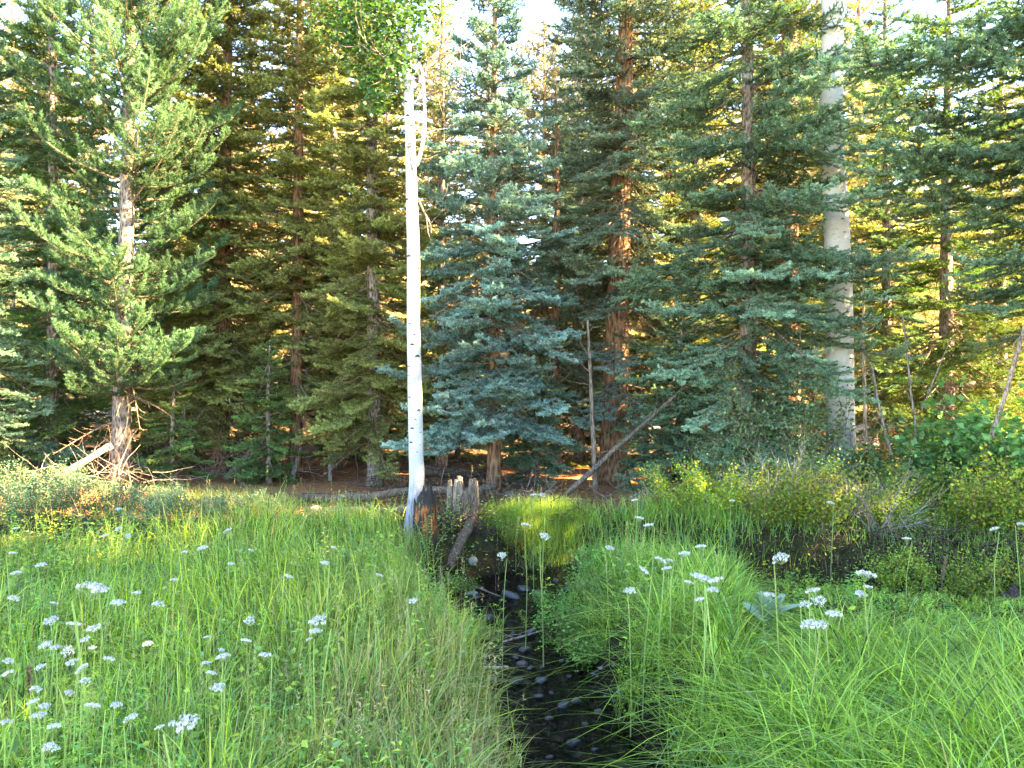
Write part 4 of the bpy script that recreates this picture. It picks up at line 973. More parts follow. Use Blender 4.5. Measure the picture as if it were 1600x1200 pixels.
# bright tussocks at the head of the creek
g = G()
for px, py, Y, n, sp in [(835, 860, 8.9, 2600, .22), (870, 850, 9.1, 1800, .2), (800, 850, 9.0, 1400, .2), (700, 1000, 6.2, 1600, .16), (660, 985, 6.4, 1500, .2)]:
    p = at(px, py, Y); x = p.x + rng.normal(0, sp, n); y = p.y + rng.normal(0, sp * .6, n)
    V, F, c = blades(n, x, y, rng.uniform(0.16, 0.42, n), rng.uniform(0.004, 0.007, n), rng.uniform(0.05, 0.7, n), pick([YEL, LIME, (0.42, 0.40, 0.08)], [4, 4, 1], n, rng), rng, None, 4)
    g.add(V, F, 0, c)
o = link('lime_grass', g.mesh('lime_grass', [MT['grass']]), kind='stuff'); tag(o, 'bright yellow-green grass tufts by the creek', 'grass')

# ------------------------------------------------------------ logs, stumps, poles
def log(name, label, a, b, r0, r1, cat='log', seed=0, m='deadwood', tint=(1, 1, 1), twigs=0, group=None, bend=0.03, n=10):
    rng = np.random.default_rng(seed + 900); a = np.array(a); b = np.array(b); L = np.linalg.norm(b - a)
    t = np.linspace(0, 1, 14)[:, None]; P = a * (1 - t) + b * t
    P = P + np.cumsum(rng.normal(0, bend * L / 14, (14, 3)), 0) * np.sin(t * PI)
    o = thing(name, Vector(a), label, cat, group)
    g = G(); V, F = tube(P - a, np.linspace(r0, r1, 14) * (1 + rng.normal(0, 0.05, 14)), n, True, 0.07, rng); g.add(V, F, 0, tint, True)
    link('stem', g.mesh('stem', [MT[m]]), o)
    for k in range(twigs):
        i = rng.integers(2, 13); d = nrm(rng.normal(size=3) + nrm(b - a) * 0.6)
        Q = curve_pts(P[i] - a, d, rng.uniform(0.12, 0.45), 5, 0.1, 0.1, 0.15, rng); g = G()
        V, F = tube(Q, np.linspace(min(r1 * .6, .009), 0.002, 6), 5, False); g.add(V, F, 0, tint)
        link('twig', g.mesh('twig', [MT[m]]), o)
    return o
def A3(px, py, Y): return tuple(at(px, py, Y))
log('leaning_pole', 'long grey dead pole leaning up to the right in front of the thickest trunk', A3(885, 772, 10.3), A3(1076, 598, 10.9), 0.042, 0.018, 'dead tree', 1, tint=(.6, .55, .5), twigs=12)
log('dead_sapling', 'straight thin grey dead trunk standing behind the lower end of the leaning pole', A3(931, 770, 10.6), A3(918, 500, 10.7), 0.042, 0.016, 'dead tree', 2, tint=(.75, .68, .62), twigs=18, bend=0.012)
log('fallen_log', 'long grey fallen log running behind the white aspen, the upper of the pair', A3(470, 778, 10.5), A3(705, 766, 10.1), 0.062, 0.05, seed=3, twigs=12, tint=(.55, .47, .42), bend=.08)
log('fallen_log', 'weathered fallen log nearer the meadow, the lower of the pair', A3(478, 800, 9.9), A3(650, 792, 9.9), 0.055, 0.04, seed=4, twigs=10, tint=(.6, .55, .5), bend=.08)
log('fallen_log', 'short dark log piece just beyond the pair of grey logs', A3(700, 772, 10.0), A3(775, 760, 10.4), 0.05, 0.04, seed=5, tint=(.5, .5, .5))
log('fallen_log', 'dark peeling log slanting down the bank below the pale stump', A3(738, 812, 8.5), A3(699, 888, 7.75), 0.055, 0.06, seed=6, tint=(.45, .36, .32))
log('leaning_log', 'grey log leaning out of the thicket at the left', A3(62, 762, 10.6), A3(175, 695, 11.0), 0.06, 0.045, 'log', 7, twigs=6)
log('leaning_log', 'thick dark leaning log right of the reddish trunk at the left', A3(352, 752, 12.6), A3(425, 668, 12.9), 0.07, 0.055, 'log', 8, twigs=6, tint=(.8, .7, .65))
log('leaning_stake', 'short grey stake leaning against the thin spruce trunk', A3(455, 752, 12.4), A3(470, 700, 12.8), 0.055, 0.03, 'log', 9)
log('dead_sapling', 'thin pale upright sapling between the first and second trunk at the left', A3(274, 745, 12.0), A3(290, 632, 12.0), 0.02, 0.008, 'dead tree', 10, twigs=10)
log('dead_sapling', 'small pale broken stem right of the leaning stake', A3(516, 756, 12.6), A3(514, 690, 12.6), 0.035, 0.015, 'dead tree', 11, twigs=3)
log('dead_sapling', 'bent bare sapling at the right edge above the broad-leaved bush', A3(1548, 690, 8.6), A3(1612, 470, 8.8), 0.03, 0.018, 'dead tree', 12, twigs=8, tint=(1.2, 1.0, .85))
log('dead_sapling', 'thin bare leaning stem just right of the thick aspen', A3(1395, 720, 9.5), A3(1362, 570, 9.8), 0.022, 0.010, 'dead tree', 13, twigs=12)
log('dead_sapling', 'pale slim stem close behind the right side of the thick aspen', A3(1352, 720, 10.6), A3(1348, 400, 10.6), 0.028, 0.016, 'dead tree', 14, twigs=8, tint=(1.4, 1.35, 1.25))
log('dead_sapling', 'forked bare sapling between the thick aspen and the dark spruce', A3(1436, 720, 9.9), A3(1410, 490, 10.0), 0.02, 0.008, 'dead tree', 15, twigs=14)
log('dead_sapling', 'thin bare stem leaning right over the broad-leaved bush', A3(1440, 640, 9.9), A3(1485, 530, 10.0), 0.012, 0.005, 'dead tree', 16, twigs=6)
log('dead_sapling', 'thin bare stem left of the thick aspen', A3(1256, 720, 9.9), A3(1250, 470, 9.9), 0.015, 0.007, 'dead tree', 17, twigs=10)
log('fallen_log', 'mossy grey log lying on the right bank above the dark water', A3(1600, 935, 6.75), A3(1535, 958, 6.9), 0.13, 0.08, seed=18, tint=(.32, .26, .25))
log('fallen_branch', 'pale peeled stick lying across the creek', A3(751, 1043, 5.55), A3(794, 1042, 5.45), 0.012, 0.008, 'stick', 19, tint=(2.2, 1.9, 1.7))
log('fallen_branch', 'long bent stick bridging the dark water at the bend', A3(738, 915, 7.7), A3(822, 948, 7.2), 0.010, 0.006, 'stick', 20, twigs=3, tint=(.7, .6, .6))
log('fallen_branch', 'thin stick reaching from the herb patch over the creek', A3(785, 1003, 6.1), A3(850, 985, 6.2), 0.010, 0.004, 'stick', 21, twigs=2, tint=(1.1, 1, 1))
log('fallen_branch', 'stick lying on the sunlit forest floor', A3(985, 778, 9.9), A3(1010, 765, 10.2), 0.02, 0.012, 'stick', 22)
log('fallen_log', 'low dark log behind the pale stump', A3(790, 775, 10.2), A3(905, 788, 9.8), 0.07, 0.05, seed=23, twigs=5, tint=(.4, .36, .33))
log('fallen_log', 'rotting dark log beneath the pale blue spruce', A3(660, 735, 11.6), A3(760, 742, 11.6), 0.09, 0.07, seed=24, twigs=4, tint=(.3, .26, .24))
# brush piles
def brush(label, px, py, Y, w, h, n, mt, seed, tint=(1, 1, 1), L=(.2, .7), r=0.005, name='brush_pile', flat=.35, hang=False):
    rng = np.random.default_rng(seed); p = at(px, py, Y); g = G()
    for k in range(n):
        c = np.array([rng.normal(0, w), rng.normal(0, w * .45), abs(rng.normal(0, h))])
        c[2] += H1(p.x + c[0], p.y + c[1]) + 0.02
        c[0] += p.x; c[1] += p.y
        d = nrm(rng.normal(size=3) * np.array([1, 1, flat]) + (np.array([0, -.3, -1.0]) if hang else 0))
        Q = curve_pts(c, d, rng.uniform(*L), 6, 0.2, 0.1, 0.16, rng)
        V, F = tube(Q, np.linspace(r, r * .35, 7) * rng.uniform(.6, 1.5), 4, False); g.add(V, F, 0, tint)
    o = link(name, g.mesh(name, [MT[mt]]), kind='stuff'); tag(o, label, 'brush'); return o
brush('dark tangle of fallen twigs under the pale blue spruce', 720, 740, 11.3, .7, .18, 260, 'soilroot', 1, L=(.3, 1.0))
brush('dark twiggy heap right of the pale stump', 820, 800, 9.4, .45, .12, 260, 'soilroot', 2)
brush('pale curved dry twigs fanned on the ground left of the leaning pole', 850, 770, 9.9, .22, .10, 40, 'deadwood', 3, tint=(1.5, 1.4, 1.3), L=(.3, .6), flat=.8)
brush('grey dry twigs at the foot of the leftmost trunks', 150, 740, 11.0, .6, .2, 140, 'deadwood', 4, L=(.3, .9), flat=.7)
brush('loose twigs around the second reddish trunk', 350, 740, 12.6, .6, .15, 120, 'deadwood', 5, L=(.2, .7))
brush('root tangle beside the burnt stump', 715, 830, 8.6, .2, .10, 170, 'soilroot', 6, L=(.15, .5), flat=.8)
brush('dark roots hanging from the undercut bank', 1300, 880, 7.55, .75, .10, 700, 'soilroot', 7, L=(.15, .45), hang=True, r=.004)
brush('dark roots and debris along the water at the right', 1480, 930, 7.1, .8, .06, 380, 'soilroot', 8, L=(.2, .6), r=.006)
brush('dry twigs on the far bank below the sunlit floor', 1080, 790, 9.3, .6, .12, 150, 'deadwood', 9, L=(.15, .5), tint=(1.1, 1, .95))
brush('twigs scattered on the forest floor', 1000, 755, 11.0, 1.6, .04, 130, 'twig', 10, L=(.2, .6), flat=.15)
brush('roots in the bank at the head of the creek', 850, 890, 8.55, .35, .06, 260, 'soilroot', 11, L=(.1, .35), hang=True, r=.004)

# stumps
def stump(label, px, py, Y, r, Ht, n, seed, burnt):
    rng = np.random.default_rng(seed); p = at(px, py, Y); z = H1(p.x, p.y)
    o = thing('tree_stump', (p.x, p.y, z), label, 'tree stump')
    # core
    g = G(); hs = np.array([-.1, 0, .25, .5, .7]) * Ht
    if burnt:
        m = 40; th = np.linspace(0, 2 * PI, m, endpoint=False); rows = []
        top = Ht * (0.78 + 0.22 * np.sin(th * 1 + 2.6)) + rng.normal(0, 0.03, m)
        for k, f in enumerate(np.linspace(0, 1, 16)):
            rr = r * (1.25 - 0.35 * f ** .5) * (1 + 0.05 * np.sin(th * 7 + f * 2) + rng.normal(0, 0.03, m))
            rows.append(np.stack([rr * np.cos(th), rr * np.sin(th), -0.08 + (top + .08) * f], 1))
        for f in (0.0, .5):
            rr = r * (0.62 - f * .5); rows.append(np.stack([rr * np.cos(th), rr * np.sin(th), top * (0.8 - f)], 1))
        V = np.concatenate(rows); q = len(rows); i = (np.arange(q - 1)[:, None] * m); j = np.arange(m)[None]; k2 = (j + 1) % m
        a = (i + j).ravel(); b = (i + k2).ravel(); F = np.concatenate([np.stack([a, b, b + m], 1), np.stack([a, b + m, a + m], 1)])
        g.add(V, F, 0, (1, 1, 1), True); link('shell', g.mesh('shell', [burnt]), o)
    else:
        V, F = tube(np.array([(0, 0, h) for h in hs]), [r * .95, r * .85, r * .8, r * .76, r * .7], 14, True, .04, rng); g.add(V, F, 0, (.35, .33, .32), True); link('core', g.mesh('core', [MT['deadwood']]), o)
        for k in range(n):
            a = 2 * PI * k / n + rng.normal(0, .06); hh = Ht * rng.uniform(.72, 1.08); w = 2 * PI * r / n * rng.uniform(.6, .95)
            P = np.array([(math.cos(a) * r * q, math.sin(a) * r * q, zz) for q, zz in ((1.25, -.08), (1.08, hh * .2), (1.0, hh * .5), (.97, hh * .8), (.95, hh))])
            g = G(); V, F = tube(P, np.array([1, 1, .95, .85, .6]) * w, 6, True, .12, rng); tn = rng.uniform(.6, 1.25); g.add(V, F, 0, (tn, tn * .9, tn * .82)); link('splinter', g.mesh('splinter', [MT['deadwood']]), o)
    return o
def burnt_mat():
    m, nt, b = mat('burnt_wood_orange')
    tc = nd(nt, 'ShaderNodeTexCoord'); mp = nd(nt, 'ShaderNodeMapping'); mp.inputs['Scale'].default_value = (26, 26, 5); nt.links.new(tc.outputs['Object'], mp.inputs[0])
    n = nd(nt, 'ShaderNodeTexNoise'); n.inputs['Scale'].default_value = 1.0; n.inputs['Detail'].default_value = 6; n.inputs['Roughness'].default_value = .65; nt.links.new(mp.outputs[0], n.inputs[0])
    sp = nd(nt, 'ShaderNodeSeparateXYZ'); nt.links.new(tc.outputs['Object'], sp.inputs[0])
    hz = ramp(nt, sp.outputs[2], [(0.0, (0.0,) * 3), (0.12, (0.35,) * 3), (0.26, (1,) * 3), (0.36, (0.95,) * 3), (0.43, (0,) * 3)])
    orange = ramp(nt, n.outputs[0], [(0.45, (0.012, 0.01, 0.009)), (0.52, (0.22, 0.06, 0.012)), (0.64, (0.70, 0.22, 0.035))])
    c = mixc(nt, hz, (0.014, 0.012, 0.012), orange)
    nt.links.new(c, b.inputs['Base Color']); b.inputs['Roughness'].default_value = .7
    bp = nd(nt, 'ShaderNodeBump'); bp.inputs['Strength'].default_value = 1; bp.inputs['Distance'].default_value = .02; nt.links.new(n.outputs[0], bp.inputs['Height']); nt.links.new(bp.outputs[0], b.inputs['Normal'])
    return m
stump('charred black stump with orange exposed wood against the white aspen', 664, 845, 7.98, .125, .58, 0, 1, burnt_mat())
stump('pale grey broken stump with a jagged top right of the white aspen', 723, 828, 9.0, .165, .52, 22, 2, None)
for k, (px, h) in enumerate([(700, .3), (706, .24), (690, .2)]):
    pass

# ------------------------------------------------------------ stones
def stone_mesh(seed, n=3):
    import bmesh
    rng = np.random.default_rng(seed); bm = bmesh.new(); bmesh.ops.create_icosphere(bm, subdivisions=3, radius=1)
    ks = rng.normal(size=(7, 3)); ph = rng.random(7) * 6
    pl = nrm(rng.normal(size=(9, 3)))
    for v in bm.verts:
        c = np.array(v.co); d = 1 + 0.09 * sum(math.sin(float(ks[i] @ c) * 1.6 + ph[i]) for i in range(7)) / 2.2
        for q in pl:
            e = float(q @ c) * d
            if e > 0.6: d *= 1 - (e - 0.6) * 0.9
        v.co = Vector(c * d)
    for f in bm.faces: f.smooth = True
    me = bpy.data.meshes.new('stone'); bm.to_mesh(me); bm.free(); return me
STM = {k: [] for k in ('dry', 'wet', 'rock')}
for k in STM:
    for s in range(4):
        me = stone_mesh(s + 40 * (k == 'rock')); me.materials.append(MT['stone_' + k] if k != 'rock' else MT['rock']); STM[k].append(me)
def stone(px, py, wpx, kind, label, group=None, fl=.55, Z=None, el=.7, name='stone'):
    zz = WATER_Z if Z is None else Z
    Y = (CAMZ - zz) * FPX / (py - 600); p = at(px, py, Y)
    z = max(zz, H1(p.x, p.y)) if Z is None else H1(p.x, p.y)
    me = STM[kind][int(R.integers(4))]; o = link(name, me); s = wpx * Y / FPX / 2
    o.location = (p.x, p.y, z + s * fl * .35); o.scale = (s, s * el, s * fl); o.rotation_euler = (R.normal(0, .15), R.normal(0, .15), R.normal(0, .4))
    return tag(o, label, 'stone', group)
stone(732, 892, 44, 'dry', 'large smooth grey stone lying on the left bank below the dark log', Z=-.2)
stone(739, 842, 20, 'dry', 'upright grey stone in the soil under the pale stump', fl=.8, Z=-.02)
stone(749, 850, 13, 'dry', 'small light stone touching the upright grey stone', Z=-.02)
stone(789, 846, 22, 'dry', 'pale rounded stone half hidden by the yellow-green plants', fl=.8, Z=-.02)
stone(723, 872, 9, 'dry', 'left one of two small stones above the large smooth stone', fl=.8, Z=-.12)
stone(732, 875, 10, 'dry', 'right one of two small stones above the large smooth stone', fl=.8, Z=-.12)
stone(755, 869, 9, 'dry', 'small pale stone alone on the dark soil of the left bank', Z=-.1)
stone(797, 934, 42, 'wet', 'long brown stone lying across the head of the creek', fl=.35, el=.4)
stone(817, 922, 26, 'wet', 'dark wet stone just behind the long brown stone', fl=.5)
stone(845, 930, 26, 'wet', 'dark arched stone right of the long brown stone')
stone(888, 922, 17, 'wet', 'bluish wet stone alone in the dark water under the right bank')
stone(764, 968, 21, 'wet', 'round dark stone alone in the pool of the bend', fl=.75)
stone(742, 934, 14, 'wet', 'small dark stone against the left bank at the bend')
stone(729, 1017, 18, 'wet', 'grey pointed stone at the left water edge', fl=.8)
stone(743, 1001, 17, 'wet', 'reddish flat stone at the left water edge')
stone(816, 1040, 22, 'wet', 'larger dark stone in the middle of the creek opposite the pale stick', fl=.7)
stone(820, 1017, 21, 'wet', 'dark stone in the riffle below the thin stick')
stone(783, 1013, 17, 'wet', 'round dark stone left of the riffle')
for px, py, w in [(803, 1026, 12), (757, 1022, 15), (774, 993, 13), (812, 1062, 24), (882, 1112, 20), (891, 1158, 26), (840, 1070, 18), (862, 1078, 14), (905, 1090, 16), (790, 1075, 18), (770, 1062, 12), (850, 1100, 18), (870, 1140, 20), (835, 1050, 13), (755, 985, 12), (740, 960, 12), (830, 1000, 14), (800, 985, 10), (845, 1035, 12), (925, 1105, 16), (910, 1130, 18), (860, 1180, 24), (930, 1185, 20), (780, 1040, 11), (820, 1090, 14), (770, 940, 12), (860, 912, 14), (830, 908, 12), (905, 910, 14), (895, 1060, 14), (875, 1040, 12), (760, 1005, 10)]:
    stone(px + R.normal(0, 6), py + R.normal(0, 6), w * R.uniform(.55, 1.5), 'wet', 'small dark wet stone in the creek bed', 'small wet stones in the creek bed')
rng = np.random.default_rng(91); g = G(); N = 1500
ii = rng.integers(0, len(cp) - 1, N); kk = ii; tt = rng.random((N, 1)); c2 = cp[ii] * (1 - tt) + cp[np.minimum(ii + 1, len(cp) - 1)] * tt + Nn[ii] * rng.normal(0, .24, (N, 1))
c2 = c2[(c2[:, 1] > 2.5) & (c2[:, 0] < 6)]
octv = np.array([(1, 0, 0), (0, 1, 0), (-1, 0, 0), (0, -1, 0), (0, 0, 1), (.6, .6, .6), (-.6, .6, .6), (-.6, -.6, .6), (.6, -.6, .6)]); octf = [(0, 1, 5), (1, 2, 6), (2, 3, 7), (3, 0, 8), (5, 6, 4), (6, 7, 4), (7, 8, 4), (8, 5, 4), (0, 5, 8), (1, 6, 5), (2, 7, 6), (3, 8, 7)]
for x_, y_ in c2:
    sz = rng.uniform(.012, .045); z_ = H1(x_, y_); th = rng.random() * 6
    V = octv * rng.uniform(.75, 1.2, octv.shape) * np.array([sz * 1.2, sz, sz * .6]); V = V @ np.array([[math.cos(th), math.sin(th), 0], [-math.sin(th), math.cos(th), 0], [0, 0, 1]]) + np.array([x_, y_, max(z_, WATER_Z - .045)])
    c = np.array([(.10, .095, .10), (.16, .13, .11), (.07, .07, .08), (.20, .18, .17)][rng.integers(4)]) * rng.uniform(.6, 1.2)
    g.add(V, octf, 0, c, True)
MT['pebble'] = leafy('pebble', None, transl=0.0, rough=0.25, spec=0.6)
o = link('creek_gravel', g.mesh('creek_gravel', [MT['pebble']]), kind='stuff'); tag(o, 'small mixed gravel along the bed and edges of the creek', 'gravel')
# stones among the logs and in the hillside
for px, py, Y, w, lb in [(490, 797, 9.6, 26, 'pale flat stone left of the fallen logs'), (470, 806, 9.3, 20, 'pale stone nearest the meadow left of the logs'), (520, 812, 9.3, 14, 'small stone below the fallen logs')]:
    stone(px, py, w, 'dry', lb, Z=0.0, fl=.4)
BO = [(1590, 350, 21, 3.2), (1500, 365, 22, 2.6), (1420, 380, 22, 2.0), (1560, 395, 20, 2.4), (1020, 520, 19.5, 1.4), (720, 500, 20, 1.3), (160, 495, 19.5, .8), (215, 490, 19.5, .9), (870, 480, 21, 1.5), (1110, 500, 21, 1.6), (600, 480, 21, 1.6), (430, 460, 21, 1.5), (1340, 470, 20, 1.6), (1660, 420, 19, 2)]
bo_l = place_labels([b[0] for b in BO], 'brown boulder on the slope,')
for k, (px, py, Y, w) in enumerate(BO):
    x = (px - 800) / FPX * Y; o = link('boulder', STM['rock'][k % 4]); o.location = (x, Y, H1(x, Y) + .15); o.scale = (w * .6, w * .5, w * .32); o.rotation_euler = (.1, .1, k)
    tag(o, bo_l[k], 'rock', 'boulders on the slope')

# ------------------------------------------------------------ flowers
UM = []
for v in range(4):
    rng2 = np.random.default_rng(300 + v); g = G()
    V, F = tube(curve_pts((0, 0, 0), (0, 0, 1), 1.0, 8, 0, 0, 0.02, rng2), np.linspace(0.0048, 0.0032, 9), 5, False); g.add(V, F, 0, (0.34, 0.44, 0.14))
    st = g.mesh('stem', [MT['leaf']])
    g = G(); n = 9 + v * 2
    for k in range(n):
        a = k * 2.399; rr = 0.034 * math.sqrt((k + .5) / n) * (1 + .1 * rng2.normal()); hz = 0.018 - 6 * rr * rr
        c = np.array([rr * math.cos(a), rr * math.sin(a), hz])
        V, F = tube(np.array([(0, 0, -.02), c * .6 + np.array([0, 0, -.006]), c]), [.0011] * 3, 3, False); g.add(V, F, 0, (.25, .36, .12))
        m = 26; q = nrm(rng2.normal(size=(m, 3)) * np.array([1, 1, .5]) + np.array([0, 0, .25])); P = c + q * .0095
        u = nrm(np.cross(q, rng2.normal(size=q.shape))); w = np.cross(q, u); s = .0042
        V = np.stack([P + u * s, P - u * s * .5 + w * s * .87, P - u * s * .5 - w * s * .87], 1).reshape(-1, 3)
        cc = np.repeat(np.array([(.68, .68, .63)]) * rng2.uniform(.8, 1.05, (m, 1)), 3, 0); g.add(V, np.arange(len(V)).reshape(-1, 3), 0, cc)
    hd = g.mesh('flower_head', [MT['flower']])
    g = G(); P = []
    for k in range(9):
        z = rng2.uniform(.15, .8); a = rng2.random() * 6.28; L = .14 * (1.1 - z)
        for t in np.linspace(.1, 1, 8):
            for s_ in (-1, 1): P.append((math.cos(a) * L * t - s_ * math.sin(a) * .012 * (1.2 - t), math.sin(a) * L * t + s_ * math.cos(a) * .012 * (1.2 - t), z + .1 * t - .06 * t * t))
    leaf_cloud(g, np.array(P), .022, [GRN, LIME], rng2, shape=.35); lf = g.mesh('leaves', [MT['leaf']])
    UM.append((st, hd, lf))
fl_left = [(19, 869), (65, 887), (26, 901), (26, 829), (185, 829), (165, 840), (201, 840), (357, 833), (185, 799), (290, 866), (317, 860), (360, 885), (507, 884), (521, 859), (390, 863), (83, 947), (79, 976), (115, 982), (187, 948), (214, 931), (247, 950), (151, 988), (131, 1004), (70, 1013), (86, 1018), (105, 1021), (142, 1016), (16, 1038), (12, 1058), (63, 1046), (114, 1041), (170, 1035), (133, 1068), (56, 1082), (106, 1087), (56, 1101), (73, 1108), (145, 1111), (182, 1107), (61, 1125), (10, 1134), (206, 1128), (85, 1141), (251, 1140), (77, 1175), (390, 974), (324, 999), (345, 1019), (349, 1032), (322, 1041), (329, 1056), (385, 1006), (418, 1030), (343, 1080), (482, 1003), (273, 909), (493, 992), (450, 905), (165, 925), (230, 1010), (20, 940), (130, 1050)]
fl_right = [(1070, 872), (1095, 859), (1076, 915), (1098, 911), (1111, 927), (1093, 942), (1202, 935), (1272, 930), (1260, 950), (1280, 946), (1301, 967), (1281, 983), (1357, 922), (1345, 933), (1416, 846), (1555, 831), (1595, 822), (1298, 789), (1144, 785), (821, 824), (847, 777), (834, 776), (992, 785), (1000, 814), (1016, 826), (952, 860), (1004, 897), (1031, 881), (1045, 880), (1045, 894), (849, 843), (785, 871), (1265, 985), (1120, 915), (1088, 905)]
fl_special = {(145, 932): ('biggest white umbel in the left meadow, standing above the dense clump', 1.35, .8), (291, 1143): ('white umbel nearest the bottom edge of the left meadow, right of the others', 1.1, .6), (499, 979): ('white umbel farthest right in the left meadow beside the lime grass', 1.1, .6),
              (646, 944): ('lone small white umbel at the grass edge near the creek', .7, .5), (592, 903): ('lone small white umbel left of the tan grass spike by the creek', .6, .5), (1221, 880): ('tall white umbel standing above the pale woolly rosette', 1.1, .75), (1352, 906): ('upper white umbel of the stack in front of the undercut bank', 1.1, .7), (985, 928): ('lone white umbel at the left edge of the sedge', .8, .5)}
rf = np.random.default_rng(8)
def umbel(px, py, label, group, s=1.0, hg=None):
    hz = hg or rf.uniform(.5, .66)
    Y = (CAMZ - hz - .02) * FPX / (py - 600); Y = min(Y, 9.6); p = at(px, py, Y)
    z0 = H1(p.x, p.y); 
    if z0 < -0.25: z0 = -.25
    h = max(.25, p.z - z0)
    k = int(rf.integers(4)); o = thing('white_wildflower', (p.x, p.y, z0), label, 'flower', group, rf.random() * 6.28)
    st, hd, lf = UM[k]
    a = link('stem', st, o); a.scale = (s, s, h); 
    b = link('flower_head', hd, o); b.location = (float(rf.normal(0, .004)), 0, h + .012 * s); b.scale = (s * 1.05,) * 3; b.rotation_euler = (rf.normal(0, .22), rf.normal(0, .22), 0)
    c = link('leaves', lf, o); c.scale = (1, 1, h)
    return o
def patch_l(px, py):
    if py < 872: return 'white umbel flower at the far edge of the left meadow'
    if px > 440: return 'white umbel flower in the meadow toward the burnt stump'
    if px > 300: return 'white umbel flower in the clump at mid left meadow'
    if py > 1095: return 'white umbel flower low in the left corner near the bottom edge'
    if px > 175: return 'white umbel flower between the two dense left clumps'
    if py > 1030: return 'white umbel flower around the rust-brown seed stalk at the lower left'
    if py > 940: return 'white umbel flower in the dense clump below the biggest umbel'
    return 'white umbel flower in the upper left of the meadow'
def patch_r(px, py):
    if px > 1400: return 'white umbel flower among the yellow-green shrubs at the right edge'
    if px > 1320: return 'white umbel flower of the lower stack in front of the undercut bank'
    if px > 1230: return 'white umbel flower in the clump right of the woolly rosette'
    if px > 1190: return 'small white umbel flower touching the woolly rosette'
    if py < 800: return 'tiny white umbel flower by the brown forest floor'
    if px > 1050 and py > 900: return 'white umbel flower in the pale clump left of the rosette'
    if px > 1020: return 'white umbel flower in the grass above the pale clump'
    if px > 940: return 'white umbel flower around the tall mullein spike'
    return 'white umbel flower above the head of the creek'
ORD = ['leftmost', 'second', 'third', 'fourth', 'fifth', 'sixth', 'seventh', 'eighth', 'ninth', 'tenth', 'eleventh', 'twelfth']
for pts_, patch, grp, rng_ in ((fl_left, patch_l, 'white umbel flowers of the left meadow', (.5, .85)), (fl_right, patch_r, 'white umbel flowers right of and beyond the creek', (.65, 1.0))):
    by = {}
    for q in pts_: by.setdefault(patch(*q), []).append(q)
    for lb, qs in by.items():
        qs = sorted(qs); where = lb.replace('small white umbel flower ', '').replace('tiny white umbel flower ', '').replace('white umbel flower ', '')
        for n_, (px, py) in enumerate(qs):
            if len(qs) == 1: full = lb
            elif n_ == 0: full = 'leftmost white umbel ' + where
            elif n_ == len(qs) - 1: full = 'rightmost white umbel ' + where
            else: full = ORD[n_] + ' white umbel from the left ' + where
            umbel(px, py, full, grp, rf.uniform(*rng_) * (.78 if (py > 990 and pts_ is fl_left) else 1))
for (px, py), (lb, s, hz) in fl_special.items(): umbel(px, py, lb, None, s, hz)

# woolly rosette with large pale leaves
def big_leaf(L, W, seed):
    rng = np.random.default_rng(seed); m = 9; V = []; F = []
    for i in range(m):
        t = i / (m - 1); w = W * math.sin(PI * min(1, t * .85 + .12)) ** .8 * (1 if t < 1 else 0)
        x = L * t; z = L * (0.35 * t - 0.32 * t * t)
        V += [(x, -w, z + w * .35), (x, 0, z), (x, w, z + w * .35)]
    for i in range(m - 1):
        a = i * 3; F += [(a, a + 1, a + 4), (a, a + 4, a + 3), (a + 1, a + 2, a + 5), (a + 1, a + 5, a + 4)]
    g = G(); g.add(V, F, 0, (.30, .42, .30), True); return g.mesh('leaf', [MT['leaf']])
BL = [big_leaf(.24, .04, 1), big_leaf(.20, .036, 2)]
p = at(1200, 968, 4.6)
o = thing('woolly_rosette', (p.x, p.y, p.z - .02), 'pale silvery-green woolly rosette with big leaves at the edge of the sedge', 'plant')
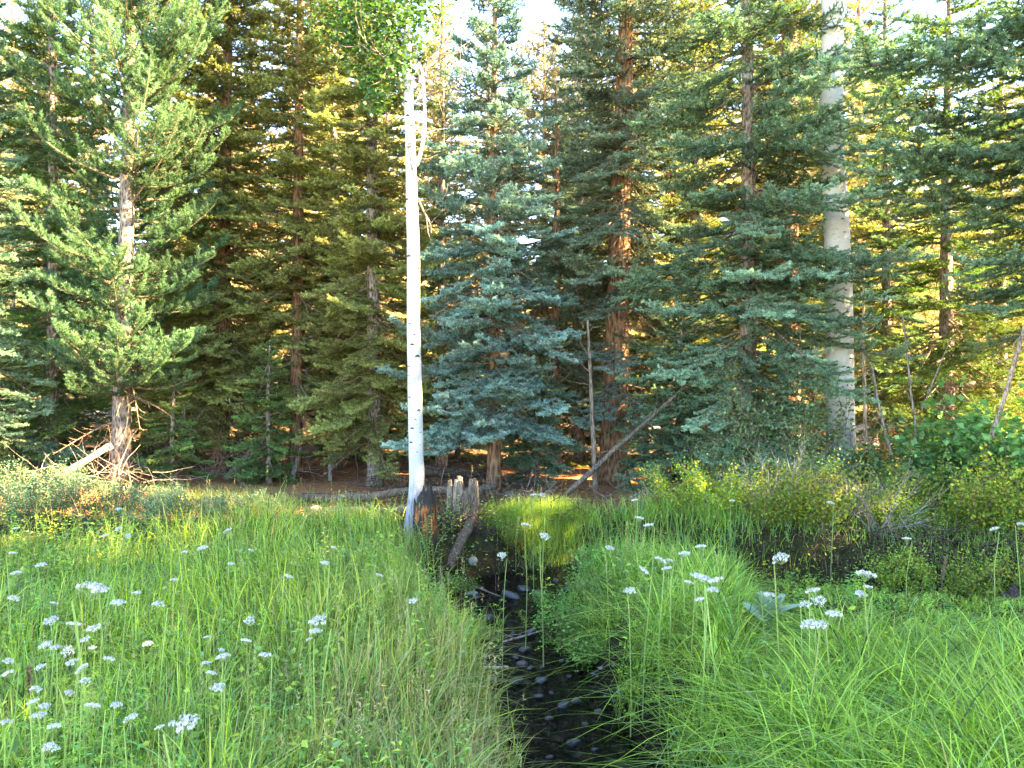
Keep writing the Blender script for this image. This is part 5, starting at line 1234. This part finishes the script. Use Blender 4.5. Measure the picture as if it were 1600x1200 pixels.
for k in range(15):
    q = link('leaf', BL[k % 2], o); q.rotation_euler = (R.normal(0, .2), -math.radians(25 + 45 * (k / 15)), k * 2.399); q.scale = (1 - .25 * k / 15,) * 3; q.location = (0, 0, .02 * k / 15)
g = G(); V, F = tube([(0, 0, -.5), (0, 0, 0), (0, 0, .06)], [.02, .02, .01], 6); g.add(V, F, 0, (.2, .3, .15)); link('stalk', g.mesh('stalk', [MT['leaf']]), o)

# tall seed spikes
def spike(px, py0, py1, Y, r, colr, label, name='seed_spike', cat='plant', n=420):
    rng = np.random.default_rng(int(px)); a = at(px, py0, Y); b = at(px + rng.normal(0, 3), py1, Y)
    z0 = H1(a.x, a.y); o = thing(name, (a.x, a.y, z0), label, cat)
    A = np.array([0, 0, 0.0]); B = np.array(b) - np.array([a.x, a.y, z0]); S0 = np.array(a) - np.array([a.x, a.y, z0])
    g = G(); V, F = tube(np.array([A, S0, B]), [.006, .005, .002], 5); g.add(V, F, 0, np.array(colr) * .7); link('stem', g.mesh('stem', [MT['leaf']]), o)
    g = G(); t = rng.random((n, 1)); P = S0 * (1 - t) + B * t; q = nrm(rng.normal(size=(n, 3)) * np.array([1, 1, .3])); P = P + q * r * rng.random((n, 1)) * (1.1 - t)
    leaf_cloud(g, P, .014, [colr, tuple(c * 1.3 for c in colr)], rng, shape=1.2); link('seed_head', g.mesh('seed_head', [MT['leaf']]), o, kind='stuff')
spike(47, 1120, 1040, 3.6, .018, (.30, .14, .10), 'rust-brown dock seed stalk near the bottom left corner')
spike(978, 905, 815, 6.4, .018, (.42, .42, .13), 'tall yellow-tan mullein spike standing by the right bank')
spike(618, 895, 838, 7.4, .016, (.42, .40, .16), 'short tan spike in the meadow left of the burnt stump')
spike(806, 850, 808, 8.4, .014, (.42, .38, .15), 'tan spike beside the yellow-green shrub above the creek')
spike(1013, 945, 875, 6.2, .012, (.16, .12, .07), 'dark brown seed stalk below the tall mullein spike')
spike(1472, 905, 868, 6.9, .018, (.50, .36, .22), 'pinkish-tan seed plume in front of the large yellow-green shrub')
spike(1225, 985, 930, 5.3, .012, (.42, .40, .16), 'thin tan spike right behind the woolly rosette')
